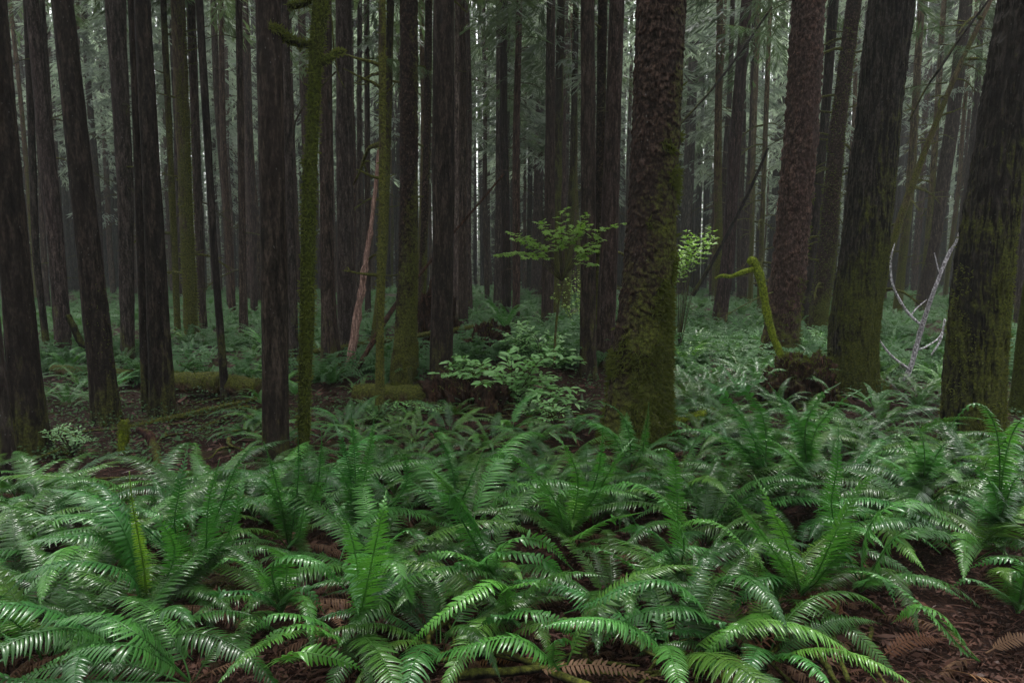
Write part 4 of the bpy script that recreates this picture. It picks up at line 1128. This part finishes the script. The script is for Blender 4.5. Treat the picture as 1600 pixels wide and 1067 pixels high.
rd_ = random.Random(77)
for i in range(16):
    px, py = rd_.choice([(rd_.uniform(1180, 1600), rd_.uniform(985, 1062)), (rd_.uniform(540, 1120), rd_.uniform(1030, 1064)), (rd_.uniform(0, 330), rd_.uniform(1020, 1062))])
    g = on_ground(px, py, .02); s = rd_.uniform(.55, .85)
    o = obj('dead_fern_frond', FRD[i % 5], None, None, tuple(g), (rd_.gauss(0, .25), rd_.uniform(.1, .4), rd_.uniform(0, 6.28)), (s, s, s * .45), (rd_.uniform(1.1, 2.2), rd_.uniform(1.1, 1.9), rd_.uniform(1.0, 1.7), 1))
    tag(o, 'withered brown frond on the litter at the %s' % ('bottom edge, right' if px > 1150 else 'bottom edge, middle' if px > 400 else 'bottom left corner'), 'dead frond', 'withered fronds on the litter')

# ------------------------------------------------------------------ leafy shrubs
def leaves_mesh(P0, D, N0, size, seed, wid=.36):
    r = np.random.default_rng(seed); n = len(P0)
    D = norm(D); S = norm(np.cross(D, N0)); Nn = np.cross(S, D)
    L = (size * r.uniform(.6, 1.25, n))[:, None]; w = L * wid * .5
    fold = .25
    v = np.stack([P0, P0 + D * L * .35 + S * w + Nn * w * fold, P0 + D * L * .7 + S * w * .8 + Nn * w * fold - Nn * L * .05, P0 + D * L - Nn * L * .16,
                  P0 + D * L * .7 - S * w * .8 + Nn * w * fold - Nn * L * .05, P0 + D * L * .35 - S * w + Nn * w * fold, P0 + D * L * .35, P0 + D * L * .7 - Nn * L * .05], 1).reshape(-1, 3)
    a = (np.arange(n) * 8)[:, None]
    Q = np.concatenate([a + np.array([[6, 1, 2, 7]]), a + np.array([[5, 6, 7, 4]])]); T = np.concatenate([a + np.array([[0, 1, 6]]), a + np.array([[0, 6, 5]]), a + np.array([[7, 2, 3]]), a + np.array([[4, 7, 3]])])
    return v, Q, T

def shrub(name, base, tips, label, cat, mat, leaf, seed, whorl=5, every=.07, tint=None, stemr=.007, palm=False, start=.35):
    """tips: 3-D twig ends; each twig arches from the base and carries whorls of leaves"""
    r = np.random.default_rng(seed)
    root = thing(name, tuple(base), label, cat)
    P0, D, Nn = [], [], []
    for tip in tips:
        q = np.asarray(tip) - np.asarray(base)
        mid = q * .5 + np.array([r.normal(0, .05), r.normal(0, .05), .18 * np.linalg.norm(q)])
        C, L = resample(catmull([(0, 0, 0), mid, q], 24), 24)
        V, Q, T = tube(C, np.linspace(stemr, .0022, 24), 5)
        obj('stem', mesh_np('stem', V, Q, T), M['twig'], root)
        TT = norm(np.gradient(C, axis=0))
        s = np.arange(start * L, L, every)
        for x in list(s) + [L]:
            i = min(23, int(x / L * 23)); p = C[i]
            for k in range(whorl):
                az = r.uniform(0, 6.28)
                d = norm(np.array([math.cos(az), math.sin(az), r.uniform(-.25, .25)]) + TT[i] * .5)
                P0.append(p + d * r.uniform(.005, .05)); D.append(d); Nn.append(norm(np.array([r.normal(0, .3), r.normal(0, .3) - .25, 1.0])))
    P0, D, Nn = np.array(P0), np.array(D), np.array(Nn)
    if palm:
        S = norm(np.cross(D, Nn)); A = []
        parts = []
        for ang in (-1.3, -.65, 0, .65, 1.3):
            dd = D * math.cos(ang) + S * math.sin(ang)
            parts.append(leaves_mesh(P0, dd, Nn, leaf * (1 - .25 * abs(ang) / 1.3), seed, .42))
        me = mesh_np('foliage', *join(parts), smooth=False)
    else:
        me = mesh_np('foliage', *leaves_mesh(P0, D, Nn, leaf, seed), smooth=False)
    obj('foliage', me, M[mat], root, color=tint)
    return root

def tips_px(lst, Y, jit, n, seed):
    r = np.random.default_rng(seed); out = []
    for k in range(n):
        x, y = lst[k % len(lst)]
        out.append(P(x + r.normal(0, jit), y + r.normal(0, jit * .6), Y + r.normal(0, .25)))
    return out
b = on_ground(800, 640)
shrub('leafy_shrub', b, tips_px([(702, 580), (722, 560), (750, 600), (775, 575), (800, 555), (830, 570), (860, 590), (840, 620), (880, 610), (815, 610), (770, 625), (858, 555), (735, 610), (895, 640)], b[1], 12, 44, 1), 'pale green leafy shrub spreading over the reddish root mound', 'shrub', 'shrub', .105, 1, every=.09)
b = on_ground(850, 590)
shrub('leafy_shrub', b, tips_px([(800, 530), (830, 520), (855, 535), (880, 550), (905, 560), (790, 550), (840, 550), (870, 525)], b[1], 12, 34, 2), 'pale green leafy shrub on the mound behind, left of the straight brown trunk', 'shrub', 'shrub', .10, 2, every=.09)
b = on_ground(870, 660)
shrub('leafy_shrub', b, tips_px([(825, 640), (850, 630), (880, 640), (860, 655), (835, 665)], b[1], 8, 10, 3), 'small leafy shrub at the left of the great spruce foot', 'shrub', 'shrub', .06, 3)
b = P(878, 440, 8.6)
ms = shrub('maple_sapling', b, tips_px([(785, 400), (800, 385), (830, 402), (845, 345), (870, 330), (890, 350), (905, 365), (925, 352), (955, 362), (940, 380), (865, 365), (820, 378), (915, 400), (930, 408), (850, 385)], 8.6, 11, 28, 4), 'yellow green vine maple sapling in front of the trunks left of the great spruce', 'sapling', 'maple', .062, 4, whorl=3, every=.07, palm=True, stemr=.005, start=.62)
limb_obj('stem', [(878, 440), (872, 480), (868, 520), (866, 570)], 8.6, [3, 4, 4.5, 5], 'twig', ms, .05, 0, 3, nt=6, origin=np.array(ms.location))
b = P(1062, 470, 12.0); b[2] = gz(b[0], b[1])
shrub('maple_sapling', b, tips_px([(1062, 400), (1075, 385), (1090, 372), (1105, 362), (1080, 368), (1095, 385), (1068, 412), (1112, 375)], 12, 6, 18, 5), 'bright green sapling spray just right of the great spruce', 'sapling', 'maple', .08, 5, whorl=6, every=.06, start=.82)
b = P(905, 480, 14); b[2] = gz(b[0], b[1])
shrub('leafy_shrub', b, tips_px([(880, 430), (900, 420), (915, 440), (890, 455), (870, 460)], 14, 8, 10, 6), 'yellowish small shrub between trunks below the maple sapling', 'shrub', 'maple', .06, 6, whorl=3)
b = on_ground(115, 712)
shrub('huckleberry_shrub', b, tips_px([(80, 680), (100, 672), (125, 685), (90, 700), (140, 690), (118, 676)], b[1], 6, 16, 7), 'small leaved huckleberry bush beside the dark trunk at left', 'shrub', 'shrub', .035, 7, every=.05, tint=(.7, .75, .8, 1))
b = on_ground(1300, 565)
shrub('huckleberry_shrub', b, tips_px([(1255, 535), (1270, 525), (1285, 540), (1265, 550)], b[1], 6, 10, 8), 'small leaved bush growing on the rotten root wad', 'shrub', 'shrub', .05, 8, every=.06, tint=(.7, .8, .7, 1))
b = on_ground(575, 665)
shrub('huckleberry_shrub', b, tips_px([(690, 640), (560, 650), (575, 645), (590, 655), (600, 640)], b[1], 8, 8, 9), 'sparse low bush under the short log', 'shrub', 'shrub', .04, 9, every=.06, tint=(.7, .8, .7, 1))

# hanging green boughs
def bough(label, px, py, Y, L, n, seed, az, tint=(1, 1, 1, 1)):
    r = np.random.default_rng(seed); c = P(px, py, Y)
    root = thing('conifer_bough', tuple(c), label, 'branch')
    C = arch(L, 5, -35); ca, sa = math.cos(az), math.sin(az)
    C = C @ np.array([[ca, sa, 0], [-sa, ca, 0], [0, 0, 1]])
    obj('stem', mesh_np('stem', *tube(C, np.linspace(.014, .004, len(C)), 5)), M['twig'], root)
    Cf, _ = resample(C, 60); T = norm(np.gradient(Cf, axis=0)); S = norm(np.cross(T, (0, 0, 1)))
    parts = []
    for k in range(n):
        i = r.integers(6, 60); sg = r.choice([-1, 1]); l = r.uniform(.15, .5) * (1.1 - i / 75)
        d = norm(S[i] * sg + T[i] * r.uniform(.4, .9) + np.array([0, 0, r.uniform(-.5, -.1)]))
        t = np.linspace(0, 1, 18)[:, None]
        p = Cf[i] + d * l * t - np.array([0, 0, .1]) * t * t
        P2 = np.repeat(p, 2, 0); ss = norm(np.cross(d, (0, 0, 1)))
        dd = np.tile([[1.0], [-1.0]], (18, 1)) * ss + d * .6
        parts.append(leaves_mesh(P2, dd + r.normal(0, .12, dd.shape), np.broadcast_to(np.array([0, 0, 1.0]), P2.shape), .035, k, .22))
    obj('foliage', mesh_np('foliage', *join(parts), smooth=False), M['needle'], root, color=tint)
bough('soft green hemlock bough crossing behind the slender olive trunk', 570, 92, 13, 1.5, 60, 1, .15, (1.8, 2.1, 1.5, 1))
bough('dark green hemlock bough hanging between the furrowed trunks, upper one', 1470, 70, 12, 1.6, 60, 2, .4, (1.0, 1.2, 1.0, 1))
bough('dark green hemlock bough hanging between the furrowed trunks, lower one', 1480, 130, 12.6, 1.4, 55, 3, 2.6, (.9, 1.1, .9, 1))
bough('green bough high at the right of the great spruce', 1120, 40, 16, 1.8, 60, 4, .2, (1.2, 1.4, 1.2, 1))
bough('dark bough drooping at the upper right beside the leaning yellowish trunk', 1530, 40, 13, 1.8, 60, 5, 3.0, (1.0, 1.2, 1.0, 1))

# ------------------------------------------------------------------ ground cover and litter
def litter():
    r = np.random.default_rng(5)
    n = 52000
    px = r.uniform(-150, 1750, n); py = 545 + 615 * r.random(n) ** 1.0
    d = np.array([G(a, b) for a, b in zip(px, py)])
    z = ground(d[:, 0], d[:, 1]) + .004
    p = np.c_[d[:, 0], d[:, 1], z]
    az = r.uniform(0, 6.28, n); el = r.normal(.06, .18, n)
    D = np.c_[np.cos(az) * np.cos(el), np.sin(az) * np.cos(el), np.sin(el)]
    far = np.clip(d[:, 1] / 5, .8, 2.2)
    L = (r.uniform(.02, .07, n) * far * np.where(r.random(n) < .12, 3.0, 1))[:, None]
    S = norm(np.cross(D, np.c_[r.normal(0, .5, n), r.normal(0, .5, n), np.ones(n)]))
    w = np.where(r.random(n) < .25, r.uniform(.005, .012, n), r.uniform(.0012, .003, n))[:, None] * far[:, None]
    v = np.stack([p - S * w, p + D * L * .5 - S * w * 1.2 + np.array([0, 0, .006]), p + D * L, p + D * L * .5 + S * w * 1.2 + np.array([0, 0, .003])], 1).reshape(-1, 3)
    tag(obj('needle_litter', mesh_np('needle_litter', v, np.arange(n * 4).reshape(-1, 4), smooth=False), M['litter']), 'reddish brown needle and twig litter on the forest floor', 'litter', None, 'stuff')
    # low leafy ground cover in patches
    n = 42000
    px = r.uniform(-150, 1750, n); py = 470 + 260 * r.random(n) ** 1.3
    d = np.array([G(a, b) for a, b in zip(px, py)])
    k = fbm(d[:, 0] * .8, d[:, 1] * .8, 0 * d[:, 0] + 7, 3) > np.where(d[:, 1] > 8, -.35, -.02)
    d = d[k]; n = len(d)
    p = np.c_[d[:, 0], d[:, 1], ground(d[:, 0], d[:, 1]) + r.uniform(.02, .25, n) * np.clip(d[:, 1] / 10, .5, 1.6)]
    az = r.uniform(0, 6.28, n)
    D = np.c_[np.cos(az), np.sin(az), r.normal(-.1, .3, n)]
    v, Q, T = leaves_mesh(p, D, norm(np.c_[r.normal(0, .35, n), r.normal(0, .35, n) - .2, np.ones(n)]), .045, 3, .5)
    sc_ = np.repeat(np.clip(d[:, 1] / 9, .8, 2.4), 8)[:, None]
    v = np.repeat(p, 8, 0) + (v - np.repeat(p, 8, 0)) * sc_
    tag(obj('undergrowth', mesh_np('undergrowth', v, Q, T, smooth=False), M['cover']), 'low leafy undergrowth among the trunks', 'undergrowth', None, 'stuff')
litter()
rs = random.Random(31)
k = 0
while k < 44:
    px, py = rs.choice([(rs.uniform(60, 400), rs.uniform(640, 760)), (rs.uniform(540, 960), rs.uniform(630, 725)), (rs.uniform(80, 420), rs.uniform(590, 700)), (rs.uniform(1180, 1580), rs.uniform(960, 1060)), (rs.uniform(560, 1100), rs.uniform(1010, 1062))])
    g = on_ground(px, py, .02); az = rs.uniform(0, 6.28); L = rs.uniform(.25, .8); k += 1
    q = [g + np.array([math.cos(az), math.sin(az), 0]) * L * t + np.array([rs.gauss(0, .03), rs.gauss(0, .03), .03 * rs.random() + .02]) for t in (-.5, -.1, .3, .5)]
    C = catmull(q, 14) - g
    o = obj('fallen_stick', mesh_np('fallen_stick', *tube(C, np.linspace(rs.uniform(.006, .022), .004, 14), 6, .15, 30, k)), M[rs.choice(['twig', 'rot', 'dark', 'mossy'])], None, tuple(g))
    tag(o, 'thin dead stick on the litter below the %s' % landmark(px) if py < 800 else 'thin dead stick on the litter along the bottom edge', 'stick', 'dead sticks on the litter')

def far_fern_mass():
    r = np.random.default_rng(8)
    n = 4200; m = 10
    px = r.uniform(-250, 1850, n); Y = 9.5 + 62 * r.random(n) ** 1.35
    x = (px - 800) / F * Y
    h = ground(x, Y); cl = fbm(x * .55, Y * .55, 0 * x + 3, 2)
    k = cl > np.where(Y > 13, -.42, -.1); x, Y, h = x[k], Y[k], h[k]; n = len(x)
    p = np.repeat(np.c_[x, Y, h + .03], m, 0)
    az = np.tile(np.arange(m) * 2 * np.pi / m, n) + r.uniform(-.4, .4, n * m); el = r.uniform(.35, 1.15, n * m)
    sz = np.repeat(r.uniform(.7, 1.25, n), m)[:, None]
    parts = []
    q, d = p, np.c_[np.cos(az) * np.cos(el), np.sin(az) * np.cos(el), np.sin(el)]
    # each frond: three bending lengths of two rows of leaflets
    for st in range(3):
        d = norm(d + np.array([0, 0, -.32 * st]))
        S = norm(np.cross(d, np.array([0, 0, 1.0]) + 1e-3))
        for j in range(4):
            o = q + d * sz * .20 * j / 4
            L = .085 * (1.1 - .28 * st - .05 * j)
            for sg in (-1, 1):
                a, b_ = o, o + S * sg * L * sz + d * .03 * sz - np.array([0, 0, .025]) * sz
                w = d * .022 * sz
                parts.append(np.stack([a - w, a + w, b_ + w * .3, b_ - w * .3], 1).reshape(-1, 3))
        q = q + d * sz * .20
    v = np.vstack(parts)
    tag(obj('fern_undergrowth', mesh_np('fern_undergrowth', v, np.arange(len(v)).reshape(-1, 4), smooth=False), M['cover'], color=(.9, 1.0, 1.0, 1)), 'ferny undergrowth covering the ground among far trunks', 'undergrowth', None, 'stuff')
far_fern_mass()

# ------------------------------------------------------------------ far trees
def far_trunk(seed, H, r0, lean, stubs):
    r = np.random.default_rng(seed)
    n = 20; z = np.linspace(-.3, H, n)
    C = np.c_[lean * z + .04 * np.sin(z * .7 + seed), .04 * np.cos(z * .5), z]
    parts = [tube(C, np.linspace(r0, r0 * .45, n), 9, .06, 3, seed, True)]
    for k in range(stubs):
        zz = r.uniform(1.2, 12); az = r.uniform(0, 6.28); L = r.uniform(.15, 1.1)
        c = np.array([np.interp(zz, z, C[:, 0]), np.interp(zz, z, C[:, 1]), zz]); d = np.array([math.cos(az), math.sin(az), r.normal(-.1, .25)])
        parts.append(tube(catmull([c, c + d * L * .6, c + d * L + np.array([0, 0, -.15 * L])], 6), np.linspace(.014, .006, 6), 4))
    return mesh_np('trunk', *join(parts))
FT = [(far_trunk(i, 22, (.10, .14, .17, .20, .12, .16)[i], (0, .01, -.012, .006, .03, -.02)[i], (30, 24, 12, 8, 40, 16)[i]), ('grey', 'brown', 'grey', 'brown', 'mossy', 'dark')[i]) for i in range(6)]
for me, m in FT: me.materials.append(M[m])
FC = [crown_mesh(60 + i, (5.5, 7, 4.5, 8)[i], 22, (3.0, 3.4, 2.6, 3.0)[i], (80, 80, 75, 65)[i], 62, (.40, .46, .40, .44)[i]) for i in range(4)]
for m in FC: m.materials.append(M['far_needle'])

def far_label(px, Y):
    dpt = 'nearer' if Y < 32 else ('distant' if Y < 52 else 'farthest')
    return 'slender dim %s background conifer behind the %s' % (dpt, landmark(px))
rf = random.Random(21)
FAR = []
tries = 0
while len(FAR) < 285 and tries < 6000:
    tries += 1
    Y = 19 + 62 * rf.random() ** .85
    px = rf.uniform(-150, 1750)
    x = (px - 800) / F * Y
    if any((x - a) ** 2 + (Y - b_) ** 2 < (1.0 + .010 * Y) ** 2 for a, b_ in FAR): continue
    if not free(x, Y, .6, 0): continue
    FAR.append((x, Y))
    k = rf.randrange(6)
    root = thing('conifer_tree', (x, Y, gz(x, Y)), far_label(px, Y), 'tree', 'background conifers', rf.uniform(0, 6.28))
    s = rf.uniform(.8, 1.25); t = rf.uniform(.75, 1.25)
    obj('trunk', FT[k][0], None, root, scale=(s, s, 1), color=(t * 1.9, t * 1.6 * rf.uniform(.95, 1.05), t * 1.55 * rf.uniform(.95, 1.05), 1))
    if rf.random() < (.7 if Y > 26 else .3):
        s = rf.uniform(.8, 1.15); t = rf.uniform(.7, 1.35)
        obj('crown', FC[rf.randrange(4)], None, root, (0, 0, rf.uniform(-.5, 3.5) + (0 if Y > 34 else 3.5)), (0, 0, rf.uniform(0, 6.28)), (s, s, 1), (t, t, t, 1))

def far_wood():
    r = np.random.default_rng(77); parts = []
    n = 150000
    Y = r.uniform(78, 118, n); x = r.uniform(-1, 1, n) * (Y * .85 + 6)
    z = .5 + 36 * r.random(n) ** 1.15
    k = fbm(x * .16, Y * .16, z * .12, 3) > -.38; x, Y, z = x[k], Y[k], z[k]; n = len(x)
    p = np.c_[x, Y, z]; az = r.uniform(0, 6.28, n)
    D = np.c_[np.cos(az), np.sin(az), r.uniform(-.9, 0, n)]
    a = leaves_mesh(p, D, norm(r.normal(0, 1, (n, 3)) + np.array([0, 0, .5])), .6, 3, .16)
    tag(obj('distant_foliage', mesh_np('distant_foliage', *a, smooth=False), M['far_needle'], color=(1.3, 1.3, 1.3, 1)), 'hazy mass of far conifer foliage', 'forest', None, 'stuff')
    for k in range(1100):
        Yk = r.uniform(46, 112); xk = r.uniform(-1, 1) * Yk * .85
        parts.append(tube(np.c_[np.full(8, xk) + np.linspace(0, r.normal(0, .3), 8), np.full(8, Yk), np.linspace(-.5, 34, 8)], np.linspace(.20, .10, 8) * r.uniform(.6, 1.2), 7))
    tag(obj('distant_trunks', mesh_np('distant_trunks', *join(parts)), M['grey']), 'far off wood of pale trunks', 'forest', None, 'stuff')
    n = 90000
    Y = r.uniform(62, 118, n); x = r.uniform(-1, 1, n) * (Y * .85 + 6); z = 11 * r.random(n) ** 1.3
    k = fbm(x * .2, Y * .2, z * .2 + 5, 3) > -.45; x, Y, z = x[k], Y[k], z[k]; n = len(x); az = r.uniform(0, 6.28, n)
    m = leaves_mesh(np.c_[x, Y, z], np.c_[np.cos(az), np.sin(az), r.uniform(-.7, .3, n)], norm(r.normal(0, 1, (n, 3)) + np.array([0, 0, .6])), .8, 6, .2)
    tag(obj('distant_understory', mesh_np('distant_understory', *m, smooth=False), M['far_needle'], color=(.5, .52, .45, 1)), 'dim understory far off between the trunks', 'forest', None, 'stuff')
    # same wood at the sides and behind, unseen, added to block low sky light
    n = 60000
    a = r.uniform(0, 2 * np.pi, n); rd = 16 + 26 * r.random(n)
    x, Y, z = rd * np.cos(a) * 1.5, rd * np.sin(a), .5 + 30 * r.random(n) ** .9
    k = ((Y < 2) | (np.abs(x) > .85 * Y + 5)) & (np.abs(x) + np.abs(Y) > 14); x, Y, z = x[k], Y[k], z[k]; n = len(x)
    az = r.uniform(0, 6.28, n)
    m = leaves_mesh(np.c_[x, Y, z], np.c_[np.cos(az), np.sin(az), r.uniform(-.9, 0, n)], norm(r.normal(0, 1, (n, 3)) + np.array([0, 0, .5])), .8, 4, .22)
    tag(obj('surrounding_foliage', mesh_np('surrounding_foliage', *m, smooth=False), M['needle']), 'unseen conifer foliage of the forest all round', 'forest', None, 'stuff')
far_wood()

# ------------------------------------------------------------------ haze
def haze():
    b = NB('haze_air')
    pv = b.n('VolumePrincipled', {'Color': rgb(.90, .96, .95), 'Density': HAZE, 'Anisotropy': .1})
    b.t.links.new(pv.outputs[0], b.out.inputs['Volume'])
    x, y0, y1, z0, z1 = 160, -16, 175, -3, 38
    V = np.array([[sx * x, yy, zz] for zz in (z0, z1) for yy in (y0, y1) for sx in (-1, 1)], float)
    Q = [[0, 2, 3, 1], [4, 5, 7, 6], [0, 1, 5, 4], [2, 6, 7, 3], [0, 4, 6, 2], [1, 3, 7, 5]]
    tag(obj('haze', mesh_np('haze', V, Q, smooth=False), b.m), 'thin grey forest haze', 'haze', None, 'stuff')
haze()
